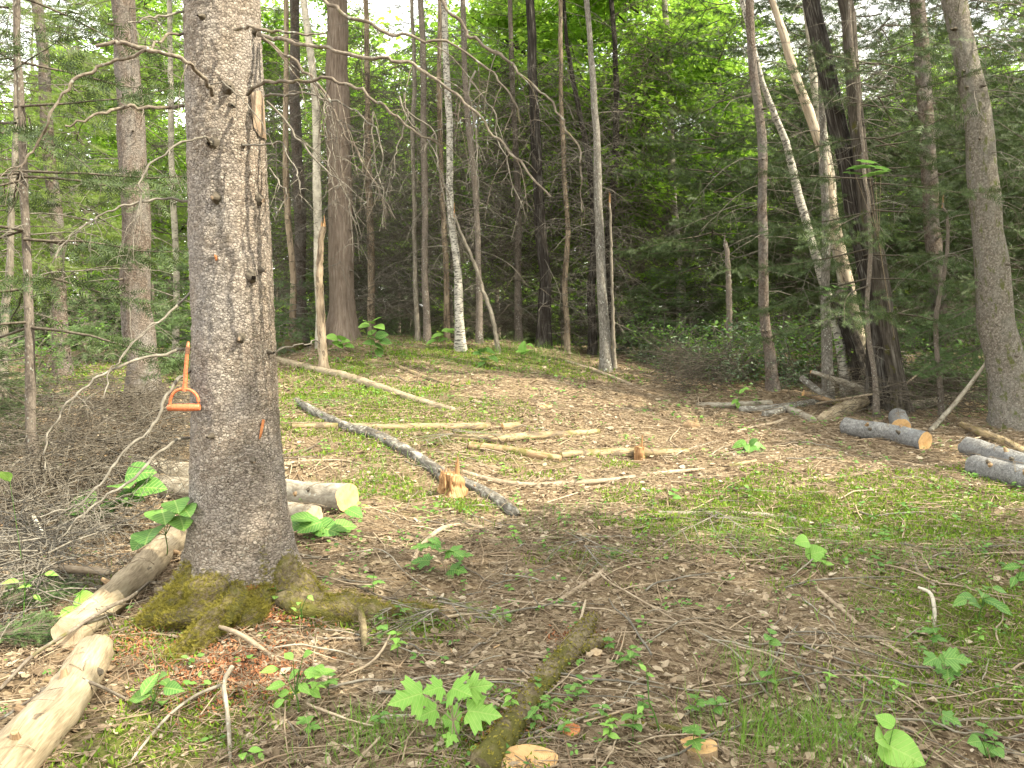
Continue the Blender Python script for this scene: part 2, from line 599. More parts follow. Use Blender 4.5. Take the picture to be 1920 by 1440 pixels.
def mk_leaf(name, cols, trans=.35, rough=.55, mode='island', veins=0.0, spec=.3):
    k = NT(name, rough, spec)
    r = k.island() if mode == 'island' else k.objr()
    big = k.noise(k.pos(), .9, 2)
    f = k.math('ADD', k.math('MULTIPLY', r, .75), k.math('MULTIPLY', big, .3), True)
    if veins:
        f = k.math('ADD', k.math('MULTIPLY', f, .45), k.math('MULTIPLY', k.noise(k.pos(), 36, 5), .75), True)
    c = k.ramp(f, [(i / (len(cols) - 1) * .9 + .05, x) for i, x in enumerate(cols)])
    if veins:
        a = k.n('Attribute'); a.attribute_name = 'tc'
        sx = k.n('SeparateXYZ'); k.l(a.outputs['Vector'], sx.inputs[0])
        ax = k.math('ABSOLUTE', sx.outputs[0])
        w = k.math('SINE', k.math('MULTIPLY', k.math('SUBTRACT', sx.outputs[1], k.math('MULTIPLY', ax, .7)), 50))
        line = k.ramp(w, [(.80, 0.0), (1.0, veins)])
        rib = k.ramp(ax, [(0.0, veins), (.035, 0.0)])
        vv = k.math('MAXIMUM', line, rib)
        c = k.mix(vv, c, k.mix(.75, c, (.42, .55, .17)))
        k.bump(k.math('MULTIPLY', vv, -1.0), .35, .01)
    k.color(c)
    if trans:
        k.translucent(k.mix(.55, c, (.35, .55, .06), 'MIX') if trans > .3 else c, trans)
    return k.m


M = {}
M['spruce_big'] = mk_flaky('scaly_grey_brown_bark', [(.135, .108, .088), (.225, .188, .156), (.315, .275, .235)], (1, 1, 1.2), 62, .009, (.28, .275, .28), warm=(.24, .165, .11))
M['spruce_pale'] = mk_flaky('pale_flecked_spruce_bark', [(.10, .085, .07), (.19, .165, .138), (.32, .29, .25)], (1, 1, 1.7), 36, .012, (.24, .235, .215), moss=.15)
M['furrow'] = mk_bark('furrowed_mid_grey_bark', (.03, .025, .02), (.10, .085, .07), (.24, .215, .185), .10, 26, .02, ridge=True, moss=.1)
M['spruce'] = mk_flaky('scaly_spruce_bark', [(.075, .055, .044), (.145, .11, .088), (.23, .19, .16)], (1, 1, 1.2), 40, .012, (.25, .25, .24))
M['spruce_red'] = mk_bark('furrowed_reddish_bark', (.12, .09, .07), (.25, .195, .155), (.36, .30, .25), .12, 34, .016, ridge=True)
M['spruce_thin'] = mk_bark('thin_spruce_bark', (.07, .058, .048), (.15, .125, .105), (.25, .215, .18), .6, 55, .006, lichen=.6)
M['dark'] = mk_bark('dark_wet_bark', (.016, .013, .011), (.05, .042, .036), (.17, .16, .145), .12, 30, .022, ridge=True)
M['grey'] = mk_bark('grey_hardwood_bark', (.10, .085, .068), (.20, .175, .14), (.33, .30, .25), .35, 26, .006, lichen=.5)
M['lichen'] = mk_bark('lichen_flecked_bark', (.07, .062, .052), (.17, .155, .135), (.36, .345, .31), .7, 30, .010, lichen=.9)
M['peach'] = mk_wood('smooth_peach_dead_birch_wood', (.22, .17, .125), (.38, .315, .24), (.50, .435, .345), .12, bark=.33)
M['tan'] = mk_wood('bare_tan_snag_wood', (.14, .10, .07), (.28, .215, .15), (.42, .35, .26), .08, bark=.38)
M['birch'] = mk_birch('pale_birch_bark', (.50, .455, .37), (.10, .085, .07), .1)
M['birch_grey'] = mk_birch('grey_birch_bark', (.42, .395, .345), (.05, .045, .04), .6)
M['birch_black'] = mk_bark('blackened_birch_bark', (.04, .036, .031), (.12, .11, .096), (.36, .345, .31), .4, 22, .008, lichen=.5)
M['peeled'] = mk_wood('peeled_log_wood', (.13, .098, .064), (.265, .212, .142), (.36, .305, .22), .12, bark=.12)
M['yellow'] = mk_wood('sunbleached_pole_wood', (.10, .072, .04), (.235, .175, .10), (.37, .30, .185), .14, moss=.3, bark=.46)
M['brown'] = mk_wood('brown_rotting_wood', (.12, .075, .042), (.24, .16, .092), (.36, .26, .16), moss=.35)
M['mossy'] = mk_bark('moss_covered_bark', (.06, .045, .028), (.125, .10, .06), (.23, .19, .115), .8, 34, .02, moss=.55)
M['log_pale'] = mk_bark('pale_lichened_log_bark', (.12, .10, .075), (.25, .22, .175), (.36, .335, .28), .4, 24, .008, lichen=.5)
M['log_grey'] = mk_flaky('blue_grey_log_bark', [(.12, .115, .112), (.18, .176, .174), (.255, .252, .25)], (1, 1, 1.2), 60, .005, (.27, .285, .30))
M['stick'] = mk_wood('dry_stick_bark', (.15, .11, .075), (.28, .22, .155), (.42, .35, .26), .3)
M['straw'] = mk_wood('pale_fallen_twig_bark', (.11, .082, .056), (.21, .162, .11), (.34, .275, .195), .3)
M['twig'] = mk_bark('dead_twig_bark', (.08, .07, .058), (.155, .14, .117), (.26, .24, .205), .4, 60, .002)
M['twig_dark'] = mk_bark('dark_dead_twig_bark', (.045, .038, .03), (.095, .08, .062), (.17, .15, .12), .4, 60, .002)
M['branch'] = mk_bark('grey_dead_branch_bark', (.065, .052, .042), (.14, .115, .092), (.27, .24, .19), .5, 60, .004, moss=.1, lichen=.5)
M['cut'] = mk_cut('fresh_sawn_wood', (.42, .25, .105), (.55, .36, .175), (.38, .20, .075))
M['cut_old'] = mk_cut('weathered_sawn_wood', (.30, .22, .14), (.46, .37, .26), (.24, .17, .10))
M['splinter'] = mk_wood('splintered_orange_wood', (.12, .06, .028), (.30, .165, .075), (.52, .36, .19), .07)
M['wound'] = mk_wood('orange_resin_wood', (.18, .055, .02), (.32, .12, .045), (.45, .22, .09), .2)
M['scar'] = mk_wood('bare_bark_scar', (.13, .085, .055), (.235, .17, .12), (.33, .26, .195), .3)
M['rot'] = NT('red_rotten_wood_crumbs', .95, .1).m
k = NT('red_rotten_wood_crumb', .95, .1)
k.color(k.ramp(k.island(), [(0, (.10, .04, .02)), (.5, (.24, .095, .045)), (1, (.34, .17, .09))]))
M['rot'] = k.m
M['maple'] = mk_leaf('sunny_maple_leaf', [(.11, .22, .024), (.17, .33, .034), (.25, .43, .05), (.36, .53, .09)], .6)
M['maple_near'] = mk_leaf('pale_maple_seedling_leaf', [(.12, .27, .04), (.18, .37, .06), (.25, .43, .09)], .3, .45, 'object', .6)
M['leaf_green'] = mk_leaf('fresh_green_leaf', [(.045, .13, .03), (.085, .205, .042), (.15, .29, .06)], .3, .45, 'object', .6)
M['leaf_bush'] = mk_leaf('shrub_leaf', [(.045, .11, .028), (.08, .17, .035), (.13, .24, .05)], .35, .5)
M['leaf_pale'] = mk_leaf('pale_backed_shrub_leaf', [(.05, .10, .045), (.11, .17, .09), (.26, .33, .22)], .25, .45)
M['sprout'] = mk_leaf('small_sprout_leaf', [(.05, .13, .025), (.10, .22, .04), (.19, .33, .07)], .3, .5)
M['needle'] = mk_leaf('spruce_needle_spray', [(.028, .048, .017), (.048, .078, .025), (.085, .12, .038)], .22, .55)
M['needle_lit'] = mk_leaf('yellow_green_needle_spray', [(.07, .115, .028), (.12, .175, .04), (.20, .25, .07)], .35, .55)
M['needle_fir'] = mk_leaf('blue_green_fir_spray', [(.05, .10, .035), (.085, .15, .05), (.14, .21, .07)], .25, .5)
M['needle_dead'] = mk_leaf('rusty_dead_needle', [(.12, .065, .03), (.22, .13, .06), (.30, .20, .10)], .1, .8)
M['moss'] = mk_leaf('bright_moss', [(.075, .15, .014), (.14, .23, .025), (.25, .33, .05)], .28, .9, spec=.1)
M['moss_gold'] = mk_leaf('golden_moss', [(.11, .10, .016), (.175, .155, .026), (.25, .22, .055)], .2, .9, spec=.1)
M['grass'] = mk_leaf('thin_grass_blade', [(.07, .15, .02), (.12, .23, .035), (.20, .31, .07)], .35, .5)
M['litter'] = mk_leaf('dry_leaf_litter', [(.07, .048, .030), (.158, .114, .072), (.25, .19, .127), (.325, .26, .182), (.41, .35, .27)], .08, .75)
M['needles_floor'] = mk_leaf('fallen_needle', [(.09, .06, .038), (.175, .122, .078), (.27, .20, .132), (.37, .295, .205)], 0, .85)
k = NT('loose_chip_wood', .8, .2)
k.color(k.ramp(k.island(), [(0, (.24, .15, .08)), (.5, (.45, .31, .17)), (1, (.60, .47, .30))]))
M['chip'] = k.m
k = NT('chipped_orange_paint', .55, .4)
nn = k.noise(k.pos(), 120, 4)
sz = k.n('SeparateXYZ'); k.l(k.pos(), sz.inputs[0])
c = k.ramp(nn, [(.3, (.34, .09, .035)), (.55, (.50, .145, .06)), (.75, (.56, .21, .11))])
k.color(k.mix(k.ramp(k.noise(k.pos(), 70, 5), [(.62, 0.0), (.7, .8)]), c, (.14, .06, .035)))
k.bump(nn, .3, .002)
M['orange'] = k.m
k = NT('worn_rusty_steel', .6, .4)
k.color(k.ramp(k.noise(k.pos(), 90, 4), [(.35, (.10, .05, .03)), (.65, (.24, .11, .06))]))
M['rust'] = k.m


def mk_ground():
    k = NT('forest_floor_soil', .95, .1)
    v = k.pos()
    n1 = k.noise(v, 1.6, 5)
    n2 = k.noise(v, 26, 6, 0, .7)
    vo = k.voro(v, 34)
    sep = k.n('SeparateColor'); k.l(vo.outputs['Color'], sep.inputs[0])
    c = k.ramp(k.math('ADD', k.math('MULTIPLY', n2, .6), k.math('MULTIPLY', sep.outputs[0], .4)),
               [(.25, (.045, .032, .02)), (.42, (.125, .092, .057)), (.58, (.215, .165, .105)), (.75, (.35, .285, .195))])
    c = k.mix(k.ramp(n1, [(.4, 0.0), (.66, .55)]), c, (.15, .10, .062))
    a = k.n('Attribute'); a.attribute_name = 'moss'
    mm = k.math('ADD', a.outputs['Fac'], k.math('MULTIPLY', k.math('SUBTRACT', k.noise(v, 9, 5), .5), 1.1))
    c = k.mix(k.ramp(mm, [(.32, 0.0), (.56, .9)]), c, k.ramp(n2, [(.3, (.035, .05, .010)), (.7, (.13, .15, .028))]))
    k.color(c)
    k.bump(k.math('ADD', n2, k.math('MULTIPLY', vo.outputs['Distance'], .6)), .9, .02)
    return k.m


M['ground'] = mk_ground()

# ---------------------------------------------------------------- the ground
MOSS = []
for px, py, rx, ry, s in [(1650, 1010, 1.3, .8, .95), (1480, 960, 1.0, .7, .8), (1870, 1160, .8, .7, .95), (1780, 930, 1.6, .7, .6), (1830, 1280, .5, .4, .8),
                          (1380, 930, .9, .4, .45), (640, 690, .8, .6, .8), (640, 745, 1.2, .7, .8), (760, 765, 1.0, .5, .7), (700, 800, 1.2, .7, .65), (820, 830, .8, .5, .5), (850, 665, 1.6, .9, .75), (1040, 690, 1.2, .6, .55),
                          (300, 1390, .35, .3, .8), (560, 1130, .3, .2, .8), (330, 1180, .35, .25, .9), (680, 1165, .5, .15, .9), (760, 930, .6, .5, .45),
                          (1090, 1070, .4, .3, .3), (930, 1390, .22, .3, .7), (200, 700, 1.6, 1.2, .6), (700, 620, 1.5, 1.0, .7), (960, 860, 1.2, .5, .4)]:
    q = P(px, py)
    MOSS.append((q[0], q[1], rx, ry, s))


def mossmask(x, y):
    m = np.zeros_like(np.asarray(x, float))
    for a, b, rx, ry, s in MOSS:
        m = np.maximum(m, s * np.exp(-(((x - a) / rx) ** 2 + ((y - b) / ry) ** 2)))
    return m


def axis(lo, a, b, hi, fine, n):
    e = np.linspace(0, 1, n + 1)[1:] ** 1.8
    return np.concatenate([(a - (a - lo) * e)[::-1], np.arange(a, b, fine), b + (hi - b) * e])


gx = axis(-150, -7.5, 7.5, 150, .045, 60)
gy = axis(-60, 1.2, 15, 190, .045, 60)
GX, GY = np.meshgrid(gx, gy, indexing='xy')
GZ = Z(GX, GY)
g = MB()
nx, ny = len(gx), len(gy)
i = (np.arange(ny - 1) * nx)[:, None] + np.arange(nx - 1)[None, :]
g.add(np.stack([GX, GY, GZ], -1), np.stack([i, i + 1, i + nx + 1, i + nx], -1).reshape(-1, 4))
ground = tag(g.build('forest_floor', M['ground']), 'brown woodland floor rising to a low crest', None, None, 'structure')
at = ground.data.attributes.new('moss', 'FLOAT', 'POINT')
at.data.foreach_set('value', mossmask(GX, GY).astype(np.float32).ravel())

# ---------------------------------------------------------------- the big spruce
FWD = np.array([0, math.cos(PITCH), -math.sin(PITCH)])


def depth(p):
    return float(np.dot(np.asarray(p) - CAM, FWD))


_rows = [(416, 0, 142), (421, 150, 145), (426, 300, 148), (432, 450, 151), (438, 600, 153), (443, 800, 165), (449, 950, 182), (455, 1050, 200), (458, 1110, 212)]
_pp = np.array([PD(a, b, TY) for a, b, w in _rows])
_rr = np.array([.95 * w / 2 / F * depth(p) for (a, b, w), p in zip(_rows, _pp)])
_o = np.argsort(_pp[:, 2])
_pz, _px, _pr = _pp[_o, 2], _pp[_o, 0], _rr[_o]
_top = 13.0
_pz = np.concatenate([[-.3], _pz, [_top]])
_px = np.concatenate([[_px[0]], _px, [_px[-1] - .35]])
_pr = np.concatenate([[_pr[0] + .01], _pr, [.03]])


def trunk_at(z):
    return np.interp(z, _pz, _px), np.interp(z, _pz, _pr)


def big_r(z, th):
    c, r = trunk_at(z)
    g = np.maximum(z - (Z0(TX, TY) - .05), 0)
    lob = .5 + .5 * np.cos(5 * th + .9) * .8 + .3 * np.cos(3 * th + 2)
    fl = .12 * np.exp(-g / .12) * (.55 + lob) + .008 * np.exp(-g / .4)
    und = (vn2(np.cos(th) * 2.2 + 11, z * 2.6 + np.sin(th) * 1.5, 21) - .5) * .008 + (vn2(np.cos(th) * 7 + 31, z * 9 + np.sin(th) * 7, 22) - .5) * .008
    return r + fl + und * (r / .2)


big = empty('spruce_tree', (TX, TY, float(Z0(TX, TY))))
tag(big, 'big scaly grey spruce trunk with mossy flared roots, nearest the camera, hook hanging beside it', 'tree')
zz = np.concatenate([np.arange(-.12, 3.3, .008), np.linspace(3.32, _top, 60)])
NS = 150
th = np.linspace(0, 2 * math.pi, NS, endpoint=False)
ZG, TG = np.meshgrid(zz, th, indexing='ij')
cx, _r = trunk_at(ZG)
RG = big_r(ZG, TG)
# scaly plates as real relief
q1 = vn2(TG * .2 * 42 + 300, ZG * 40, 51); q2 = vn2(TG * .2 * 95 + 300, ZG * 80, 52)
RG = RG + np.where(ZG < 3.3, 1, 0) * ((np.clip(q1 - .35, 0, .4)) * .010 + (q2 - .5) * .005)
v = np.stack([cx + RG * np.cos(TG), TY + RG * np.sin(TG), ZG], -1)
r0 = .2
tc = np.stack([np.cos(TG) * r0, np.sin(TG) * r0, ZG], -1)
mb = MB()
i = np.arange(len(zz) - 1)[:, None] * NS; j = np.arange(NS)[None]; j2 = (j + 1) % NS
mb.add(v.reshape(-1, 3), np.stack([i + j, i + j2, i + NS + j2, i + NS + j], -1).reshape(-1, 4), 0, tc.reshape(-1, 3))
O = np.array(big.location)


def part(mb, name, mat, parent, off=None, smooth=True):
    """a part whose mesh was built in world coordinates under a thing placed at its base"""
    p = parent
    o = np.zeros(3)
    while p is not None:
        o += np.array(p.location); p = p.parent
    return mb.build(name, mat, parent, smooth, off=o)


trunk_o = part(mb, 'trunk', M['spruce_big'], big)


def TR(px, py):
    d = ray(px, py)
    t = np.arange(2.4, 4.4, .002)[:, None]
    q = CAM + d * t
    c, r = trunk_at(q[:, 2])
    th = np.arctan2(q[:, 1] - TY, q[:, 0] - c)
    k = np.where(np.hypot(q[:, 0] - c, q[:, 1] - TY) < big_r(q[:, 2], th) + .004)[0]
    i = k[0] if len(k) else int(np.argmin(np.hypot(q[:, 0] - c, q[:, 1] - TY)))
    p = q[i]
    n = np.array([p[0] - c[i], p[1] - TY, .0])
    return p, n / max(np.linalg.norm(n), 1e-6)


# broken branch stubs with dark collars
for px, py, L, pale in [(405, 372, .045, 1), (487, 374, .03, 1), (489, 506, .035, 1), (470, 520, .035, 0), (449, 634, .05, 1), (396, 818, .045, 0), (474, 862, .035, 1),
                        (430, 165, .05, 0), (435, 197, .03, 0), (396, 270, .03, 0), (458, 272, .02, 0), (476, 60, .04, 0), (378, 30, .04, 0), (505, 660, .03, 0)]:
    p, n = TR(px, py)
    d = nz(n + np.array([U(-.2, .2), -.25, U(-.35, .15)]))
    mb = MB()
    pth = np.array([p - n * .02, p + d * L * .25, p + d * L * .6, p + d * L])
    a, b = tube(mb, smooth_path(pth, 7), np.array([.030, .022, .011, .008]) * U(.6, 1.25), 11, .9, 30, int(px), 0)
    st = part(mb, 'branch_stub', M['branch'] if pale == 2 else M['twig_dark'], big)
    if pale:
        mb = MB()
        tip = p + d * (L + .006) + rng.normal(0, .003, 3)
        fan(mb, b, tip, 0, False)
        part(mb, 'broken_end', M['scar'], st)
# resin wounds and a scar where bark came off
for name, m, poly in [('bark_wound', 'wound', [(490, 785), (495, 786), (491, 805), (488, 820), (484, 824), (486, 806)]),
                      ('bark_wound', 'wound', [(403, 477), (408, 479), (409, 488), (405, 490)]),
                      ('bark_scar', 'scar', [(468, 176), (485, 168), (493, 190), (494, 225), (497, 262), (484, 255), (474, 238), (470, 205)])]:
    mb = MB()
    pp = np.array(poly, float)
    c0 = pp.mean(0)
    out = []
    for ring, h in ((1.0, .001), (.8, .006), (.4, .009)):
        q = smooth_path(np.vstack([pp, pp[:1]]), 28)[:-1] if False else None
        dens = np.vstack([pp[i] * (1 - u) + pp[(i + 1) % len(pp)] * u for i in range(len(pp)) for u in (0, .33, .67)])
        for x, y in dens:
            x, y = c0 + (np.array([x, y]) - c0) * ring * (1 + U(-.05, .05))
            p, n = TR(x, y)
            out.append(p + n * (h + .006))
    k = len(out) // 3
    jj = np.arange(k)
    f = np.concatenate([np.stack([a * k + jj, (a + 1) * k + jj, (a + 1) * k + (jj + 1) % k, a * k + (jj + 1) % k], -1) for a in (0, 1)])[:, ::-1]
    p, n = TR(*c0)
    base = mb.n
    mb.add(out, f)
    fan(mb, np.array(out[2 * k:]), p + n * .016, 0, False)
    part(mb, name, M[m], big)

# roots
roots = [([(520, 1090, .05), (590, 1128, .04), (650, 1150, .015), (720, 1162, -.005), (790, 1166, -.02), (850, 1168, -.05)], [.15, .125, .10, .085, .07, .04]),
         ([(380, 1085, .09), (330, 1130, .06), (290, 1165, .04), (262, 1190, -.02)], [.13, .09, .06, .03]),
         ([(410, 1110, .06), (370, 1150, .07), (320, 1168, .04), (268, 1172, .0)], [.12, .085, .045, .03]),
         ([(450, 1130, .03), (400, 1180, .05), (360, 1215, .03), (320, 1250, -.02)], [.13, .09, .07, .04]),
         ([(480, 1130, .02), (470, 1165, .03), (455, 1190, -.03)], [.14, .10, .06])]
ROOTV = []
for pts, rad in roots:
    mb = MB()
    pth = [P(a, b, h) for a, b, h in pts]
    c, r = trunk_at(.25)
    pth = [np.array([c, TY, pth[0][2] + .08])] + pth
    rad = [x * .86 for x in rad]
    tube(mb, smooth_path(pth, 60), [rad[0]] + rad, 30, .6, 6, len(ROOTV) + 3)
    o = part(mb, 'root', M['mossy'], big)
    ROOTV.append(np.concatenate(mb.V))


def tufts_on(pts, n, size, jit, mname, nrm=None, lean=.6, tpl=L_TUFT):
    k = rng.integers(0, len(pts), n)
    T = pts[k] + rng.normal(0, jit, (n, 3))
    d = rdir(n, .6, .5) if nrm is None else nz(nrm[k] + rdir(n, .2, .6) * lean)
    mbx = MB()
    inst(mbx, *tpl, frames(d, rdir(n)), T, U(.6, 1.3, n)[:, None] * np.array(size)[None])
    return mbx


# moss over the roots and the foot of the trunk
rv = np.concatenate(ROOTV)
keep = (vn2(rv[:, 0] * 9, rv[:, 1] * 9, 61) + (rv[:, 2] - Z(rv[:, 0], rv[:, 1])) * 2 > .32)
ft = v.reshape(-1, 3)
ft = ft[(ft[:, 2] < .42) & (ft[:, 2] > .02) & (ft[:, 1] < TY + .1)]
hgt = .12 + .24 * np.maximum(vn2(ft[:, 0] * 7, ft[:, 2] * 3, 62) - .42, 0) / .3
cxx, _ = trunk_at(.2)
ft = ft[(ft[:, 2] < hgt) & ~((ft[:, 0] > cxx - .02) & (ft[:, 0] < cxx + .16))]
mb = tufts_on(np.concatenate([rv[keep], rv[keep], rv[keep], ft]), 46000, (.022, .020, .02), .006, 'moss', None, .6, L_SPRAY)
part(mb, 'moss', M['moss_gold'], big)


# red rotten wood showing at the foot
pr = [TR(U(462, 512), U(1098, 1140)) for _ in range(420)]
pt = np.array([p for p, q in pr]); pn = np.array([q for p, q in pr])
mb = MB()
inst(mb, *L_CHIP, frames(rdir(420, 0, .6), nz(pn + rng.normal(0, .4, (420, 3)))), pt + pn * U(0, .012, (420, 1)), U(.006, .016, 420)[:, None] * np.array([1.4, 1, 1.0]))
part(mb, 'rotten_wood', M['rot'], big)


# ---------------------------------------------------------------- branches
def wander(p0, d, L, K, droop=0.0, jit=.12):
    pts = [np.array(p0, float)]
    d = nz(np.asarray(d, float))
    for i in range(K - 1):
        d = nz(d + rng.normal(0, jit, 3) + np.array([0, 0, -droop]))
        pts.append(pts[-1] + d * L / (K - 1))
    return np.array(pts)


def sub_twigs(mb, path, rad0, n, lmin, lmax, droop=.12, spread=.9, lo=.2, levels=1, down=0.0, r=.0023):
    """side twigs with their own twiglets along a branch"""
    m = len(path)
    tan = nz(np.gradient(path, axis=0))
    Ps, Rs = [], []
    for a in range(max(2, int(n * .75)) if n > 4 else n):
        s = U(lo, 1) * (m - 1)
        i = int(s)
        L = U(lmin, lmax) * (1.15 - .6 * s / m)
        d = nz(tan[i] * U(.2, .9) + rdir(1)[0] * spread + np.array([0, 0, -down]))
        w = wander(path[i], d, L, 7, droop, .09)
        Ps.append(w); Rs.append(np.linspace(r, r * .35, 7))
        if levels:
            for b in range(rng.integers(2, 5)):
                t = rng.integers(2, 6)
                w2 = wander(w[t], nz(w[t] - w[t - 1] + rdir(1)[0] * .8), L * U(.25, .6), 7, droop, .10)
                Ps.append(w2); Rs.append(np.linspace(r * .6, r * .3, 7))
    if Ps:
        tubes(mb, np.array(Ps), np.array(Rs), 4)


def branch(pts, w, parent=big, mat='branch', n=0, lr=(.15, .5), droop=.15, down=.2, lo=.25):
    """a dead branch through pixels (px, py, Y); w = pixel widths along it"""
    pth = np.array([PD(a, b, Y) for a, b, Y in pts])
    pth = smooth_path(pth, max(14, len(pts) * 7))
    kx = np.arange(len(pth)) * .55
    pth = pth + (np.stack([vn2(kx, kx * 0 + pts[0][0], q) for q in (141, 142, 143)], -1) - .5) * .022 * np.minimum(1, np.arange(len(pth)) / 3)[:, None]
    rad = .72 * np.array(w) / 2 / F * np.array([depth(PD(*pts[0])), depth(PD(*pts[-1]))]).mean()
    mb = MB()
    tube(mb, pth, rad, 8, .22, 14, int(pts[0][0]), 0, True)
    if n:
        sub_twigs(mb, pth, rad[0], n, lr[0], lr[1], droop, .9, lo, 1, down)
    return part(mb, 'branch', M[mat], parent)


def Yt(px):                      # depth of the trunk's flank
    return 3.92


branch([(398, 178, 3.70), (378, 145, 3.55), (335, 108, 3.45), (280, 92, 3.4), (235, 80, 3.4), (180, 85, 3.4)], [12, 11, 10, 10, 11, 9], n=2)
branch([(278, 92, 3.4), (210, 118, 3.4), (140, 155, 3.35), (100, 210, 3.3), (60, 280, 3.3), (15, 340, 3.25)], [10, 9, 8, 7, 6, 5], n=7, lr=(.08, .3))
branch([(348, 62, 3.85), (310, 70, 3.7), (280, 90, 3.42)], [8, 7, 6])
branch([(344, 198, 3.88), (300, 203, 3.8), (230, 202, 3.7), (170, 220, 3.6), (120, 237, 3.55)], [9, 9, 8, 7, 5], n=3, lr=(.08, .25))
branch([(398, 268, 3.72), (370, 258, 3.6), (325, 280, 3.5), (270, 325, 3.4), (262, 420, 3.35)], [6, 6, 5, 5, 3], 'branch' and big, 'twig', 6, (.12, .4), .2, .35)
branch([(356, 376, 3.9), (270, 375, 3.8), (190, 405, 3.7), (135, 440, 3.65), (100, 490, 3.6)], [7, 6, 5, 4, 3], big, 'twig', 10, (.15, .5), .2, .3)
branch([(358, 655, 3.88), (330, 660, 3.8), (225, 682, 3.6), (150, 735, 3.5), (100, 800, 3.45), (82, 880, 3.4), (80, 925, 3.4)], [8, 8, 7, 6, 5, 4, 3], big, 'twig', 6, (.12, .4), .25, .4, .5)
branch([(360, 545, 3.9), (300, 600, 3.7), (240, 655, 3.6), (205, 700, 3.55), (195, 742, 3.5)], [6, 6, 5, 4, 3], big, 'twig', 3, (.1, .3), .2, .3)
branch([(362, 685, 3.85), (320, 735, 3.7), (285, 800, 3.6), (268, 815, 3.55), (205, 880, 3.45), (160, 935, 3.4), (80, 970, 3.35)], [9, 9, 8, 7, 6, 5, 4], big, 'twig', 4, (.1, .35), .2, .3)
branch([(358, 820, 3.85), (310, 838, 3.7), (260, 885, 3.6), (180, 945, 3.5), (110, 1010, 3.4)], [8, 8, 7, 6, 4], big, 'twig', 4, (.1, .35), .2, .2)
branch([(350, 20, 3.85), (300, 30, 3.75), (240, 45, 3.6)], [6, 5, 4], big, 'twig', 4, (.1, .3), .2, .2)
# right side
branch([(484, 65, 3.85), (560, 80, 3.7), (680, 105, 3.55), (775, 122, 3.5), (830, 158, 3.45), (895, 215, 3.4), (960, 290, 3.35), (1028, 366, 3.3)], [11, 11, 10, 9, 8, 7, 6, 5], big, 'branch', 13, (.2, .55), .22, .5, .35)
branch([(560, -40, 3.8), (640, 22, 3.6), (720, 55, 3.55), (800, 78, 3.5), (855, 84, 3.5), (910, 125, 3.45), (950, 170, 3.4), (977, 228, 3.4)], [10, 10, 9, 8, 7, 6, 5, 4], big, 'branch', 9, (.15, .5), .22, .5, .3)
branch([(790, -60, 3.4), (832, 2, 3.4), (885, 68, 3.35), (955, 118, 3.3), (1020, 180, 3.25), (1065, 245, 3.2), (1086, 290, 3.2), (1090, 340, 3.2), (1086, 420, 3.2)], [9, 9, 9, 8, 6, 5, 5, 4, 3], big, 'branch', 6, (.15, .4), .25, .5, .35)
branch([(463, 178, 3.72), (490, 158, 3.65), (560, 148, 3.55), (640, 155, 3.5), (690, 180, 3.45), (760, 230, 3.4), (828, 275, 3.4)], [9, 9, 8, 8, 7, 6, 4], big, 'branch', 10, (.2, .55), .22, .5, .3)
branch([(497, 180, 3.88), (570, 175, 3.75), (640, 193, 3.65), (690, 225, 3.6), (716, 280, 3.55), (712, 330, 3.55)], [7, 6, 5, 5, 4, 3], big, 'twig', 8, (.2, .5), .2, .4)
branch([(492, 72, 3.9), (556, 118, 3.8), (615, 185, 3.7), (650, 255, 3.65), (700, 330, 3.6), (742, 410, 3.55)], [9, 8, 7, 6, 5, 3], big, 'branch', 14, (.2, .6), .2, .45)
branch([(500, 190, 3.95), (540, 235, 3.9), (590, 300, 3.85), (640, 350, 3.8), (668, 420, 3.8)], [6, 6, 5, 4, 3], big, 'twig', 12, (.2, .5), .2, .4)
branch([(440, 55, 3.70), (470, 52, 3.62), (540, 60, 3.55), (610, 60, 3.5)], [8, 8, 6, 4], big, 'branch', 3)
branch([(455, 272, 3.70), (520, 268, 3.6), (545, 300, 3.55), (563, 345, 3.5), (555, 370, 3.5)], [5, 5, 4, 3, 2], big, 'twig', 4, (.08, .25))
branch([(505, 315, 3.9), (535, 360, 3.85), (520, 410, 3.8)], [5, 4, 3], big, 'twig', 3, (.08, .25))
branch([(515, 660, 3.92), (560, 645, 4.0), (600, 640, 4.1)], [5, 4, 3], big, 'twig', 2, (.08, .2))
branch([(380, 160, 3.68), (420, 158, 3.6), (455, 190, 3.55), (490, 235, 3.5), (515, 275, 3.5)], [4, 4, 3, 3, 2], big, 'twig', 3, (.06, .2))
for a in range(9):              # fine drooping twigs between the bigger boughs
    x0 = U(520, 930); y0 = U(60, 230); Y = U(3.5, 4.6)
    pts = [(x0, y0, Y)]
    dx = U(-10, 40)
    for s in range(4):
        x0 += dx + U(-22, 22); y0 += U(40, 75); dx *= .8
        pts.append((x0, y0, Y + U(-.05, .05)))
    branch(pts, [5, 4, 3, 2.5, 2], big, 'twig', 6, (.1, .35), .2, .4)

